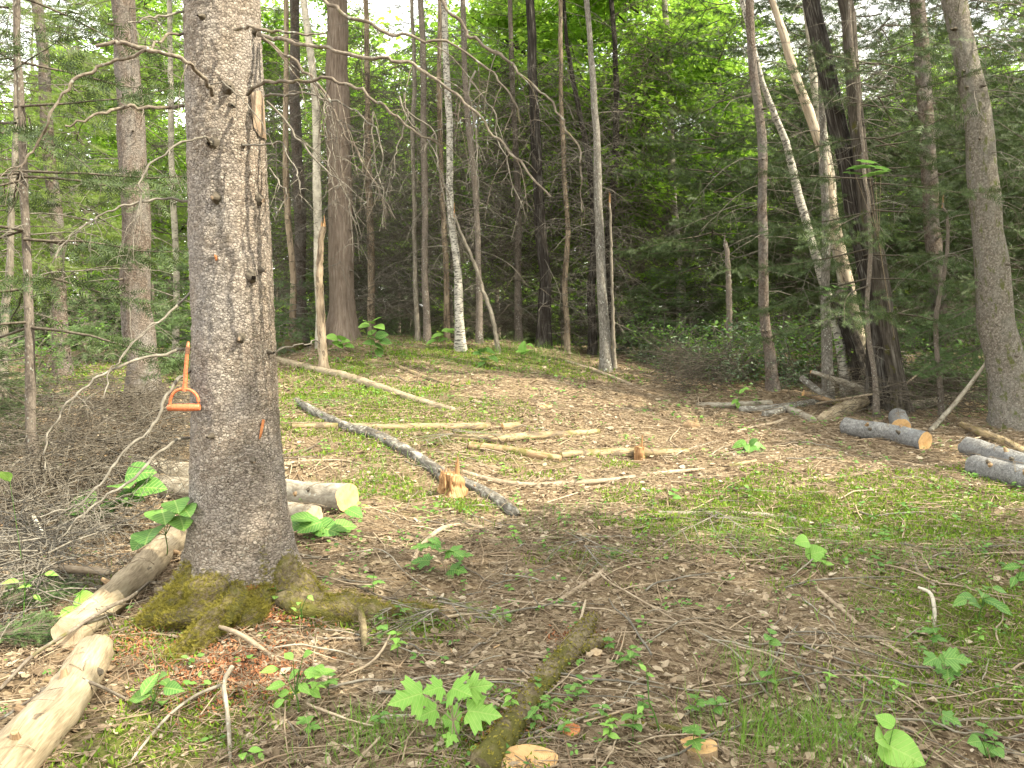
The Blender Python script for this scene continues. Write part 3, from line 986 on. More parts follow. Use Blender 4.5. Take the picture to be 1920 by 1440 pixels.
# high live crown, above the frame
def conifer_crown(H, z0, Lmax, tuft=.10, dens=1.0, dz=.36, wood=1, sparse=0.0, tw=1.0):
    """whorled boughs of needle sprays round a straight stem: needles (material 0) and wood (material 1)"""
    mb = MB()
    BP, BR, TP, TR_ = [], [], [], []
    tT, tD, tS = [], [], []
    z = z0
    while z < H - .15:
        u = (z - z0) / (H - z0)
        nb = rng.integers(4, 7)
        a0 = U(0, 6.3)
        for b in range(nb):
            if U() < sparse:
                continue
            az = a0 + b * 2 * math.pi / nb + U(-.35, .35)
            L = Lmax * (1 - u) ** .8 * U(.6, 1.1) + .12
            d = np.array([math.cos(az), math.sin(az), U(-.25, .15) + .35 * u])
            w = wander([0, 0, z + U(-.1, .1)], d, L, 7, .05 - .1 * u, .06)
            w[-2:, 2] += np.array([.03, .08]) * L
            BP.append(w); BR.append(np.linspace(.006 + .004 * L, .002, 7))
            t = nz(np.gradient(w, axis=0))
            side = nz(np.cross(t.mean(0), [0, 0, 1]))
            nt = max(3, int(L / .13))
            for q in range(nt):
                s = .18 + .82 * (q + U(-.3, .3)) / nt
                i = min(5, int(s * 6)); fr = s * 6 - i
                p = w[i] * (1 - fr) + w[i + 1] * fr
                for sg in (-1, 1):
                    l2 = min(.55, (.42 * L * (1.08 - s) + .10)) * U(.6, 1.15)
                    dd = nz(t[i] * .75 + side * sg * U(.6, 1.0) + np.array([0, 0, U(-.3, .05)]))
                    e = p + dd * l2 + np.array([0, 0, -.06 * l2])
                    if wood:
                        TP.append([p, (p + e) / 2, e]); TR_.append([.004, .003, .0015])
                    k = max(2, int(l2 / (tuft * .48) * dens))
                    ss_ = U(.12, 1.0, k)[:, None]
                    tT.append(p + (e - p) * ss_)
                    dv = nz(np.repeat(dd[None], k, 0) + rng.normal(0, .45, (k, 3)))
                    tD.append(dv); tS.append(np.full(k, tuft) * U(.6, 1.25, k))
            k = max(3, int(L / (tuft * .5)))
            s = U(.3, 1, k); ii = np.minimum(5, (s * 6).astype(int))
            tT.append(w[ii] + (w[ii + 1] - w[ii]) * (s * 6 - ii)[:, None]); tD.append(nz(t[ii] + rng.normal(0, .5, (k, 3)))); tS.append(np.full(k, tuft))
        z += dz * U(.7, 1.3)
    T = np.concatenate(tT); D = np.concatenate(tD); Sx = np.concatenate(tS)
    inst(mb, *L_SPRAY, frames(D, rdir(len(T), .5, .5)), T, np.stack([Sx * tw, Sx, Sx], -1) * 1.15)
    tubes(mb, np.array(BP), np.array(BR), 4, 1)
    if wood:
        tubes(mb, np.array(TP), np.array(TR_), 3, 1)
    return mb


def dead_crown(z0, z1, n, Lmax, dens=6, r=.006):
    """bare dead lower limbs with twigs"""
    mb = MB()
    A, AR, B, BR = [], [], [], []
    for a in range(n):
        z = z0 + (z1 - z0) * U() ** .8
        az = U(0, 6.3)
        L = Lmax * U(.3, 1.0)
        w = wander([0, 0, z], [math.cos(az), math.sin(az), U(-.25, .25)], L, 8, .10, .10)
        A.append(w); AR.append(np.linspace(r * (.5 + L / Lmax * .6), .002, 8))
        for b in range(rng.integers(dens // 2, dens + 2)):
            i = rng.integers(1, 7)
            d = nz(w[i + 1] - w[i] + rdir(1)[0] * .9 + np.array([0, 0, -.25]))
            w2 = wander(w[i], d, L * U(.15, .5), 8, .08, .16)
            B.append(w2); BR.append(np.linspace(.0032, .0012, 8))
    tubes(mb, np.array(A), np.array(AR), 4)
    tubes(mb, np.array(B), np.array(BR), 3)
    return mb


mb = conifer_crown(8.0, 0, 2.0, .12, .7, .5, 0)
cr_o = mb.build('crown', [M['needle'], M['twig_dark']], big)
cr_o.location = (-.1, 0, 6.4)

# ---------------------------------------------------------------- standing trees placed from the photograph
def shift(mb, zs, dx, dy):
    for a in range(len(mb.V)):
        v = mb.V[a]
        mb.V[a] = v + np.stack([np.interp(v[:, 2], zs, dx), np.interp(v[:, 2], zs, dy), v[:, 2] * 0], -1)


CROWN = []
for a in range(3):
    CROWN.append(conifer_crown(7.5, 0, [1.5, 1.9, 1.3][a], .12, .7, .42, 0, .15))
CR_ME = [c.build('crown', [M['needle'], M['twig_dark']]) for c in CROWN]
for o in CR_ME:
    COL.objects.unlink(o)


def tree(label, pts, w, Y=None, bark='spruce_thin', dead=None, crown=True, name='spruce_tree', cat='tree', H=14.5, group=None, ns=14, stubs=0, lump=.18, broken=False, dmat='twig', endmat='splinter'):
    if Y is None:
        g = P(*pts[0]); Y = g[1]
    else:
        q = PD(pts[0][0], pts[0][1], Y); g = np.array([q[0], Y, float(Z(q[0], Y))])
    root = empty(name, g)
    tag(root, label, cat, group)
    pp = [PD(a, b, Y) for a, b in pts]
    pp[0] = g - np.array([0, 0, .12])
    rr = [x / 2 / F * depth(p) for x, p in zip(w, pp)]
    if not broken:
        d = nz(pp[-1] - pp[-2])
        L = max(.5, (g[2] + H - pp[-1][2]) / max(d[2], .3))
        pp += [pp[-1] + d * L * .5, pp[-1] + d * L * .92 + np.array([0, 0, .08 * L])]
        rr += [rr[-1] * .65, .015]
    pp = np.array(pp)
    n = 46
    path = smooth_path(pp, n)
    s = np.concatenate([[0], np.cumsum(np.linalg.norm(np.diff(pp, axis=0), axis=1))])
    rad = np.interp(np.linspace(0, s[-1], n), s, rr)
    hgt = path[:, 2] - g[2]
    rad = rad * (1 + .45 * np.exp(-np.maximum(hgt, 0) / .14))
    if len(path) > 6:
        path[2:-2, :2] += rng.normal(0, .004, (n - 4, 2)) + (np.stack([vn2(hgt[2:-2] * .9, hgt[2:-2] * 0 + Y * 3, 71), vn2(hgt[2:-2] * .9, hgt[2:-2] * 0 + Y * 5, 72)], -1) - .5) * .10 * np.minimum(hgt[2:-2, None], 1.0)
    mb = MB()
    a, b = tube(mb, path, rad, ns, lump, 5, rng.integers(1, 500), 0)
    tr = part(mb, 'trunk', M[bark], root)
    for k in range(stubs):
        i = rng.integers(3, int(n * .55)); t = U(3.6, 5.8)
        d = nz(np.array([math.cos(t), math.sin(t), -.15]))
        m2 = MB()
        tube(m2, [path[i] + d * rad[i] * .6, path[i] + d * (rad[i] + .03), path[i] + d * (rad[i] + .06)], [.02, .013, .006], 6, .3, 20, k, 0, True)
        part(m2, 'branch_stub', M['twig_dark'], root)
    if broken:
        m2 = MB()
        for t in range(4):
            a0 = 2 * math.pi * t / 4 + .6
            o = np.array([math.cos(a0), math.sin(a0), 0]) * rad[-1] * .6
            hh = U(.02, .16)
            tube(m2, [path[-1] + o - np.array([0, 0, .06]), path[-1] + o * .9 + np.array([0, 0, hh * .5]), path[-1] + o * .8 + np.array([0, 0, hh])], [rad[-1] * .5, rad[-1] * .3, .002], 5, .2, 9, t)
        part(m2, 'broken_end', M[endmat], root)
    zs = path[:, 2] - g[2]
    if dead:
        m2 = dead_crown(*dead)
        shift(m2, zs, path[:, 0] - g[0], path[:, 1] - g[1])
        m2.build('bare_crown', M[dmat], root)
    if crown and not broken:
        c = link('crown', CR_ME[rng.integers(0, 3)].data, root)
        c.location = (np.interp(H - 6.8, zs, path[:, 0]) - g[0], np.interp(H - 6.8, zs, path[:, 1]) - g[1], H - 6.8)
        c.rotation_euler = (0, 0, U(0, 6))
    return root


# left of the big spruce
tree('brown spruce with knotty bark standing just left of the big hook tree', [(270, 765), (262, 600), (252, 400), (243, 200), (234, 0)], [62, 54, 50, 46, 42], None, 'spruce', (.9, 5, 34, 1.5, 8), stubs=14)
tree('spindly dark pole tree in front of the brush at the left edge', [(57, 915), (50, 700), (47, 450), (42, 200), (36, 0)], [20, 17, 15, 13, 11], None, 'spruce_thin', (.8, 4.5, 26, 1.1, 6), H=8)
tree('slim brown spruce with a mossy yellowish foot, left of the knotty one', [(118, 703), (108, 520), (95, 330), (84, 150), (70, 0)], [32, 25, 22, 20, 19], None, 'spruce', (.8, 5, 34, 1.4, 7))
tree('thin leaning pale trunk cut by the left edge of the picture', [(-4, 690), (8, 600), (22, 500), (30, 300), (32, 0)], [20, 16, 13, 11, 9], 9.6, 'grey', (1, 5, 20, 1.2, 6))
tree('slender white birch pole glimpsed between the two left spruces', [(326, 600), (330, 480), (328, 350), (322, 180), (318, 0)], [12, 11, 11, 10, 9], 13.5, 'birch', None, name='birch_tree')
# behind its right side
tree('stout reddish furrowed trunk standing behind the big hook tree', [(641, 628), (640, 520), (637, 350), (634, 180), (632, 0)], [60, 48, 45, 43, 40], 13.0, 'spruce_red', (1.2, 6, 40, 1.6, 8), stubs=8)
tree('bark-less tan snag pole, short and broken, on the crest', [(607, 695), (604, 600), (603, 500), (606, 425)], [17, 15, 13, 10], None, 'tan', None, False, 'dead_snag', 'snag', broken=True)
tree('white birch rising behind the tan snag, right of the big trunk', [(600, 640), (597, 450), (592, 300), (588, 160), (570, 0)], [17, 16, 15, 14, 12], 12.6, 'birch', (1.5, 4, 8, .8, 5), name='birch_tree')
tree('pale dead pole left of the stout reddish trunk', [(547, 590), (545, 480), (541, 350), (540, 200), (538, 0)], [13, 12, 11, 10, 9], 13.6, 'tan', (.8, 5, 22, 1.2, 6), name='dead_pole')
tree('second dark spruce just right of the big trunk', [(566, 600), (563, 450), (558, 250), (553, 0)], [24, 22, 20, 18], 15, 'spruce', (.8, 5, 26, 1.5, 7))
tree('pale thin pole right of the stout reddish trunk', [(697, 592), (694, 480), (690, 330), (688, 150), (686, 0)], [14, 13, 12, 10, 9], 14.5, 'tan', (.6, 5, 26, 1.3, 7), name='dead_pole')
tree('straight tan pole tree at the left of the crest poles', [(784, 632), (781, 500), (778, 350), (776, 180), (774, 0)], [10, 9, 8, 8, 7], 13.4, 'grey', (.5, 5, 22, 1.2, 6), name='pole_tree')
tree('grey pole tree with lichen between the tan poles', [(801, 636), (799, 500), (797, 300), (793, 130), (790, 0)], [14, 12, 12, 11, 11], 13.2, 'spruce_thin', (.5, 5, 28, 1.3, 7), name='pole_tree')
tree('orange tinted thin pole on the crest', [(838, 617), (835, 500), (830, 350), (828, 200), (826, 0)], [12, 10, 9, 9, 8], 13.8, 'tan', (.5, 5, 24, 1.2, 7), name='pole_tree')
tree('light grey pole with a mossy foot standing highest on the crest', [(864, 658), (857, 520), (848, 400), (842, 250), (834, 0)], [19, 15, 13, 13, 12], None, 'birch_grey', (.8, 5, 20, 1.2, 6), name='pole_tree')
tree('reddish brown pole beside the light grey crest pole', [(899, 645), (896, 500), (890, 350), (876, 200), (868, 0)], [13, 11, 11, 11, 10], 13.0, 'spruce_thin', (.5, 5, 30, 1.3, 7), name='pole_tree')
tree('leaning bare dead sapling with a crooked top above the crest', [(937, 662), (925, 600), (906, 545), (895, 510), (884, 480), (866, 440), (852, 400)], [8, 8, 7, 7, 6, 5, 3], None, 'grey', None, False, 'dead_sapling', 'sapling', broken=True)
tree('dark spruce trunk in the middle of the wood edge', [(1020, 645), (1018, 480), (1012, 320), (1003, 150), (995, 0)], [27, 22, 20, 18, 16], 13.6, 'dark', (.6, 5, 40, 1.7, 8))
tree('thin dark spruce pole left of the middle dark trunk', [(973, 640), (970, 480), (965, 300), (960, 0)], [14, 12, 11, 9], 14.4, 'spruce_thin', (.5, 5, 36, 1.4, 8))
tree('sunlit thin pole right of the middle dark trunk', [(1064, 650), (1062, 500), (1058, 330), (1054, 0)], [11, 10, 9, 8], 14.0, 'tan', (.5, 5, 30, 1.3, 7), name='pole_tree')
tree('tall straight grey hardwood trunk on the crest\'s right shoulder', [(1137, 695), (1130, 520), (1122, 330), (1113, 150), (1104, 0)], [22, 18, 15, 12, 10], None, 'lichen', (1.5, 5, 10, 1.0, 4), name='hardwood_tree', lump=.1)
tree('finger thin pole right of the tall grey hardwood', [(1153, 690), (1150, 600), (1146, 480), (1143, 380)], [8, 6, 5, 4], None, 'grey', (.5, 2, 5, .5, 4), False, name='dead_sapling', cat='sapling', broken=True)
tree('patchy white birch far in the maple greenery, right of centre', [(1278, 640), (1273, 520), (1268, 420), (1259, 270), (1250, 0)], [20, 18, 15, 13, 11], 15.5, 'birch', (1, 5, 12, 1.2, 6), name='birch_tree')
tree('short grey snag pole standing in the shrubs', [(1369, 640), (1367, 560), (1360, 455)], [12, 11, 8], 12.0, 'spruce_thin', None, False, 'dead_snag', 'snag', broken=True, endmat='spruce_thin')
# the right-hand group
tree('straight brown spruce pole in front of the birches', [(1450, 755), (1440, 600), (1430, 420), (1420, 220), (1408, 0)], [22, 19, 17, 16, 15], 10.8, 'spruce', (.9, 5, 40, 1.5, 8), stubs=6)
tree('slender spruce pole with peeling pale bark before the leaning birch', [(1555, 745), (1549, 640), (1543, 520), (1541, 400), (1535, 200), (1528, 0)], [20, 19, 16, 14, 13, 11], 10.3, 'lichen', (1, 5, 26, 1.3, 7))
tree('leaning white birch with dark rings bending to the left', [(1592, 715), (1575, 620), (1548, 530), (1520, 440), (1490, 350), (1462, 250), (1440, 180), (1400, 30)], [19, 17, 16, 15, 15, 13, 11, 9], 10.9, 'birch_grey', (3, 6, 6, .8, 4), name='birch_tree')
tree('smooth peach-tan sunlit trunk leaning left, bark peeled away', [(1640, 690), (1605, 580), (1570, 440), (1545, 320), (1510, 190), (1470, 60), (1462, 38)], [27, 23, 20, 18, 17, 15, 12], 10.9, 'peach', (6, 9, 4, .8, 4), name='dead_birch')
tree('white birch half hidden behind the dark leaning trunk', [(1612, 700), (1590, 560), (1562, 400), (1545, 280), (1530, 150), (1515, 0)], [30, 26, 20, 17, 15, 12], 12.2, 'birch', (3, 6, 6, .9, 5), name='birch_tree')
tree('thick black furrowed trunk leaning left among the birches', [(1655, 712), (1645, 620), (1630, 500), (1600, 360), (1565, 200), (1520, 0)], [52, 43, 38, 35, 33, 32], 9.75, 'dark', (2.5, 6, 8, 1.3, 6), name='hardwood_tree')
tree('black crooked stem forking low beside the thick black trunk', [(1625, 710), (1608, 660), (1590, 600), (1575, 565), (1590, 545)], [36, 30, 26, 26, 20], 10.8, 'dark', None, False, 'dead_snag', 'snag', broken=True, endmat='dark')
tree('dark maple trunk rising left of the tall grey hardwood', [(1112, 640), (1111, 450), (1106, 330), (1090, 220), (1068, 90), (1060, 0)], [17, 14, 13, 10, 8, 7], 14.2, 'dark', (2, 6, 6, 1.0, 4), name='maple_tree')
tree('dark maple trunk rising right of the tall grey hardwood', [(1136, 640), (1142, 450), (1152, 330), (1154, 230), (1146, 0)], [17, 15, 14, 12, 9], 14.6, 'dark', (2, 6, 6, 1.0, 4), name='maple_tree')
tree('brown mossy trunk in front of the thick black one', [(1692, 785), (1672, 640), (1650, 500), (1628, 380), (1608, 240), (1580, 0)], [34, 33, 32, 30, 27, 25], 9.6, 'furrow', (1.8, 6, 14, 1.2, 6))
tree('thin straight grey sapling before the black trunk', [(1645, 785), (1638, 660), (1632, 550), (1622, 400), (1610, 200), (1600, 0)], [11, 9, 8, 7, 6, 6], 9.3, 'spruce_thin', (.6, 4, 22, 1.0, 6), H=8)
tree('shaded spruce trunk between the black trunk and the right edge', [(1772, 700), (1760, 560), (1748, 420), (1735, 220), (1722, 0)], [34, 29, 27, 27, 27], 11.5, 'spruce', (.8, 5, 46, 1.9, 9), stubs=5)
tree('thin bent sapling standing by the leaning pole', [(1767, 785), (1762, 700), (1764, 600), (1770, 500), (1768, 380)], [11, 9, 8, 7, 4], 9.3, 'spruce_thin', (.4, 2.2, 10, .6, 5), False, name='dead_sapling', cat='sapling', broken=True)
tree('large pale spruce leaning left at the right edge of the clearing', [(1905, 835), (1890, 700), (1870, 560), (1845, 380), (1820, 200), (1788, 0)], [76, 66, 58, 52, 46, 41], 8.7, 'spruce_pale', (.9, 5.5, 44, 1.9, 9), stubs=16, ns=28)

# ---------------------------------------------------------------- kinds of background tree, each built once
def stem(mb, H, r, lean=.0, K=18, lump=.15, ns=9):
    z = np.linspace(-.15, H, K)
    p = np.stack([lean * (z / H) ** 1.5 * H + (vn2(z * .8, z * 0 + rng.integers(1, 99), 81) - .5) * .14, (vn2(z * .8, z * 0 + rng.integers(1, 99), 82) - .5) * .14, z], -1)
    rad = r * (1 - .8 * np.clip(z / H, 0, 1)) * (1 + .4 * np.exp(-np.maximum(z, 0) / .15))
    tube(mb, p, rad, ns, lump, 5, rng.integers(1, 500))
    return p


def proto(name, label, cat, group):
    o = empty(name)
    return tag(o, label, cat, group)


def make_pole(bark, H, r, lab, nd, Ld, crown, name='spruce_tree', gr=None, lean=0, dm='twig'):
    o = proto(name, lab, 'tree', gr)
    mb = MB(); stem(mb, H, r, lean); mb.build('trunk', M[bark], o)
    if nd:
        dead_crown(.35, H * .55, nd, Ld, 8, .005).build('bare_crown', M[dm], o)
    if crown:
        z0, L, dens, sp, m = crown
        conifer_crown(H, z0, L, .12, dens, .40, 0, sp).build('crown', [M[m], M['twig_dark']], o)
    return o


def make_maple(H, r, lab, n_spray, z0, spread, gr, leaf='maple', size=.115, bark='dark'):
    o = proto('maple_tree', lab, 'tree', gr)
    mb = MB()
    p = stem(mb, H * .9, r)
    A, AR, ends = [], [], []
    for k in range(22):
        z = z0 * .8 + (H * .85 - z0 * .8) * (k + U()) / 22
        az = U(0, 6.3)
        L = spread * (1.1 - .55 * z / H) * U(.5, 1.05)
        x, y = np.interp(z, p[:, 2], p[:, 0]), np.interp(z, p[:, 2], p[:, 1])
        w = wander([x, y, z], [math.cos(az), math.sin(az), U(.3, 1.0)], L, 8, .03, .12)
        A.append(w); AR.append(np.linspace(.012 + .010 * L, .004, 8))
        for q in range(6):
            i = rng.integers(2, 8)
            w2 = wander(w[i], nz(w[i] - w[i - 1] + rdir(1, .0)[0] * .9), L * U(.2, .5), 8, -.02, .15)
            A.append(w2); AR.append(np.linspace(.008, .002, 8))
            ends += [w2[-1], w2[5], w2[3]]
        ends += [w[-1], w[5]]
    mb.build('trunk', M[bark], o)
    mb = MB(); tubes(mb, np.array(A), np.array(AR), 4)
    mb.build('limb_spread', M[bark], o)
    ends = np.array(ends)
    k = rng.integers(0, len(ends), n_spray)
    c = ends[k] + rng.normal(0, .14, (n_spray, 3))
    per = 15
    ang = U(0, 6.3, (n_spray, per)); rad = np.sqrt(U(0, 1, (n_spray, per))) * .42
    T = c[:, None] + np.stack([np.cos(ang) * rad, np.sin(ang) * rad, rng.normal(0, .05, (n_spray, per)) - rad * .18], -1)
    D = np.stack([np.cos(ang), np.sin(ang), U(-.7, .0, (n_spray, per))], -1) + rng.normal(0, .35, (n_spray, per, 3))
    T = T.reshape(-1, 3); D = D.reshape(-1, 3)
    Nn = nz(np.array([0, 0, 1.0]) + rng.normal(0, .35, (len(T), 3)))
    mb = MB()
    inst(mb, *L_MAPLE_LO, frames(D, Nn), T, size * U(.6, 1.2, len(T)))
    mb.build('crown', M[leaf], o)
    return o


def make_sapling(H, L, lab, m, gr, tuft=.07, name='fir_sapling', cat='sapling', tw=1.0):
    o = proto(name, lab, cat, gr)
    mb = MB(); stem(mb, H, .012 + .006 * H, 0, 8, .1, 6); mb.build('trunk', M['twig_dark'], o)
    conifer_crown(H, .12, L, tuft, 1.0, .2, 1, .1, tw).build('crown', [M[m], M['twig']], o)
    return o


def make_shrub(H, n, lab, leaf, gr, size=.06, name='shrub'):
    o = proto(name, lab, 'shrub', gr)
    mb = MB(); A, AR, E = [], [], []
    for k in range(9):
        az = U(0, 6.3)
        w = wander([U(-.08, .08), U(-.08, .08), -.03], [math.cos(az) * .5, math.sin(az) * .5, 1], H * U(.6, 1.1), 8, .05, .15)
        A.append(w); AR.append(np.linspace(.008, .003, 8))
        for q in range(5):
            i = rng.integers(2, 8)
            w2 = wander(w[i], nz(w[i] - w[i - 1] + rdir(1)[0]), H * U(.15, .4), 8, .06, .18)
            A.append(w2); AR.append(np.linspace(.004, .0015, 8)); E += list(w2[3:])
    tubes(mb, np.array(A), np.array(AR), 4)
    mb.build('stem', M['twig'], o)
    E = np.array(E)
    T = E[rng.integers(0, len(E), n)] + rng.normal(0, .05, (n, 3))
    mb = MB()
    inst(mb, *L_SMALL, frames(rdir(n, -.1, .5), nz(np.array([0, 0, 1]) + rng.normal(0, .5, (n, 3)))), T, size * U(.6, 1.3, n))
    mb.build('crown', M[leaf], o)
    return o


GP = 'thin poles and spruces standing in the wood behind the clearing'
protos = {
    'pole': [make_pole('spruce_thin', 11, .075, 'thin grey-brown spruce with bare lower twigs in the wood behind', 46, 1.4, (7.6, 1.1, .6, .4, 'needle'), gr=GP),
             make_pole('spruce', 12, .10, 'thin grey-brown spruce with bare lower twigs in the wood behind', 54, 1.7, (8.0, 1.3, .6, .4, 'needle'), gr=GP),
             make_pole('grey', 9, .05, 'thin grey-brown spruce with bare lower twigs in the wood behind', 40, 1.2, (6.6, 1.0, .6, .45, 'needle'), gr=GP, lean=.03),
             make_pole('spruce_thin', 10, .06, 'thin grey-brown spruce with bare lower twigs in the wood behind', 50, 1.5, (5.6, 1.1, .6, .4, 'needle_lit'), gr=GP, dm='twig_dark')],
    'green': [make_pole('spruce', 11, .10, 'dense dark spruce with green boughs low on its stem behind', 26, 1.4, (1.6, 1.9, .7, .3, 'needle'), gr='dark green spruces in the wood behind'),
              make_pole('spruce_thin', 9, .08, 'dense dark spruce with green boughs low on its stem behind', 26, 1.3, (1.2, 1.6, .7, .35, 'needle'), gr='dark green spruces in the wood behind')],
    'lit': [make_pole('spruce_thin', 10, .08, 'yellow-green airy spruce bough tree behind the left side of the clearing', 30, 1.4, (1.8, 1.7, .6, .4, 'needle_lit'), gr='airy light green spruces on the left'),
            make_pole('spruce_thin', 12, .09, 'yellow-green airy spruce bough tree behind the left side of the clearing', 36, 1.5, (2.4, 1.7, .6, .4, 'needle_lit'), gr='airy light green spruces on the left')],
    'maple': [make_maple(10, .10, 'bright green leafy maple in the wood behind the crest', 950, 2.6, 2.6, 'bright green maples in the wood behind'),
              make_maple(12, .12, 'bright green leafy maple in the wood behind the crest', 1050, 3.4, 3.0, 'bright green maples in the wood behind'),
              make_maple(8, .06, 'bright green leafy maple in the wood behind the crest', 700, 1.6, 2.2, 'bright green maples in the wood behind')],
    'fir': [make_sapling(2.2, .8, 'young blue-green fir standing under the taller trees', 'needle_fir', 'young firs under the trees'),
            make_sapling(1.3, .6, 'young blue-green fir standing under the taller trees', 'needle_fir', 'young firs under the trees'),
            make_sapling(3.0, 1.0, 'young blue-green fir standing under the taller trees', 'needle', 'young firs under the trees')],
    'shrub': [make_shrub(1.3, 620, 'leafy green shrub at the foot of the wood', 'leaf_bush', 'leafy shrubs at the foot of the wood'),
              make_shrub(1.0, 520, 'pale-backed leafy shrub at the shady wood edge', 'leaf_pale', 'pale shrubs at the shady wood edge')],
    'bare': [make_pole('spruce_thin', 9, .05, 'thin branchy dead pole crowded in the wood edge', 60, 1.2, None, 'dead_pole', 'thin branchy dead poles crowded in the wood', .01, 'twig'),
             make_pole('grey', 8, .04, 'thin branchy dead pole crowded in the wood edge', 50, 1.0, None, 'dead_pole', 'thin branchy dead poles crowded in the wood', .03, 'twig'),
             make_pole('spruce', 10, .065, 'thin branchy dead pole crowded in the wood edge', 70, 1.4, None, 'dead_pole', 'thin branchy dead poles crowded in the wood', 0, 'twig_dark'),
             make_pole('tan', 8, .05, 'thin branchy dead pole crowded in the wood edge', 50, 1.0, None, 'dead_pole', 'thin branchy dead poles crowded in the wood', .02, 'twig')],
    'birch': [make_pole('birch', 11, .065, 'slim pale birch stem deep in the wood behind', 14, 1.2, None, 'birch_tree', 'slim birches deep in the wood', .02),
              make_pole('tan', 8, .05, 'sunlit bare tan pole deep in the wood behind', 22, 1.1, None, 'dead_pole', 'bare tan poles deep in the wood', .02)],
}
used = set()
spots = []


def put(kind, i, x, y, sc=1.0, rz=None):
    pr = protos[kind][i]
    key = (kind, i)
    o = pr if key not in used else copy_tree(pr)
    used.add(key)
    o.location = (x, y, float(Z(x, y)))
    o.rotation_euler = (U(-.02, .02), U(-.02, .02), U(0, 6.3) if rz is None else rz)
    o.scale = (sc, sc, sc * U(.92, 1.08))
    spots.append((x, y))
    return o


def at(px, Y):
    q = PD(px, 600, Y)
    return q[0], Y


# chosen places
for px, Y, i, sc in [(1100, 17.5, 0, 1.0), (985, 18, 1, .95), (1180, 16, 2, 1.1), (1235, 20, 1, .9), (1050, 22, 1, 1.05), (1320, 19, 0, .9), (930, 24, 0, 1.1), (880, 20, 2, 1.1), (1290, 26, 1, 1.1),
                     (640, 25, 1, 1.0), (560, 21, 0, 1.0), (720, 28, 0, 1.1), (330, 24, 1, 1.0), (250, 20, 2, 1.1), (180, 27, 0, 1.1), (1500, 24, 0, .9), (1650, 22, 2, 1.1), (1800, 25, 1, .9), (1420, 30, 1, 1),
                     (1600, 30, 0, 1), (60, 24, 2, 1.1), (800, 32, 1, 1.0), (1150, 30, 1, 1.1), (1000, 29, 0, 1.1), (440, 27, 0, 1), (1380, 22, 2, 1), (1730, 31, 0, 1.1), (1900, 28, 1, 1.0)]:
    put('maple', i, *at(px, Y), sc)
for px, Y, i, sc in [(20, 10.4, 1, .8), (160, 12.0, 0, .85), (300, 14, 1, .95), (80, 14.5, 0, 1.0), (-60, 11.5, 0, .9), (215, 17, 1, 1.0), (-10, 17, 1, 1), (330, 19, 0, 1), (540, 17, 0, .9)]:
    put('lit', i, *at(px, Y), sc)
for px, Y, i, sc in [(1330, 13.2, 0, .9), (1400, 14.5, 1, 1), (1490, 13.0, 1, .9), (1560, 15, 0, 1), (1700, 13.0, 0, .95), (1800, 12.4, 1, 1.0), (1860, 14.5, 0, 1), (1960, 10.6, 0, .85), (1990, 13, 1, 1), (1640, 17, 0, 1),
                     (1760, 17, 1, 1.1), (1290, 17, 1, .7), (1450, 18, 0, 1), (1920, 18, 0, 1), (700, 20, 0, .8), (790, 22, 1, .7), (620, 19.5, 1, .7),
                     (2100, 11.5, 0, 1), (2150, 15, 1, 1)]:
    put('green', i, *at(px, Y), sc)
for px, Y, i, sc in [(200, 12.4, 0, .8), (330, 12, 0, .8), (150, 12.0, 1, 1.0), (560, 13.4, 1, 1.1), (530, 12.6, 1, .8), (1250, 14.2, 0, 1.0), (1180, 15, 1, 1.2), (1310, 15.5, 2, .9), (1700, 10.6, 1, 1.1), (1790, 10.2, 1, 1.0),
                     (1830, 11, 0, .9), (10, 7.6, 1, .9), (-50, 8.4, 0, .8), (1220, 13.6, 1, .9), (1720, 11.5, 0, .8), (1090, 16, 0, .8), (720, 15.5, 1, .8), (900, 16, 1, .9), (1960, 9.6, 1, 1)]:
    put('fir', i, *at(px, Y), sc)
for px, Y, i, sc in [(1390, 11.4, 1, 1.0), (1330, 12.0, 1, .8), (1480, 12.0, 0, 1.0), (1520, 12.6, 0, 1.0), (1250, 12.6, 1, .6), (1420, 13, 0, 1.0), (1560, 12, 1, .7), (1290, 12.2, 1, .5), (1210, 13.2, 1, .5), (1860, 10.8, 0, .8),
                     (1700, 12.4, 0, 1.1), (1590, 13.5, 0, 1.3), (1340, 11.6, 0, .9), (1290, 12.6, 0, .9), (1410, 12.2, 0, 1.1), (1500, 11.6, 1, 1.0), (1540, 11.8, 0, 1.0), (1240, 13.4, 0, .8), (1365, 11.2, 1, .7), (1460, 12.4, 0, 1.2), (1620, 12.2, 0, .9), (1180, 14.6, 1, .7), (1740, 11.0, 0, .8), (1810, 11.4, 0, 1.0), (1900, 12, 0, 1.2), (60, 10.5, 0, .9), (200, 12.5, 0, .9), (1470, 10.9, 1, .5)]:
    put('shrub', i, *at(px, Y), sc)

# the rest of the wood
def too_near(x, y, d):
    return any((a - x) ** 2 + (b - y) ** 2 < d * d for a, b in spots)


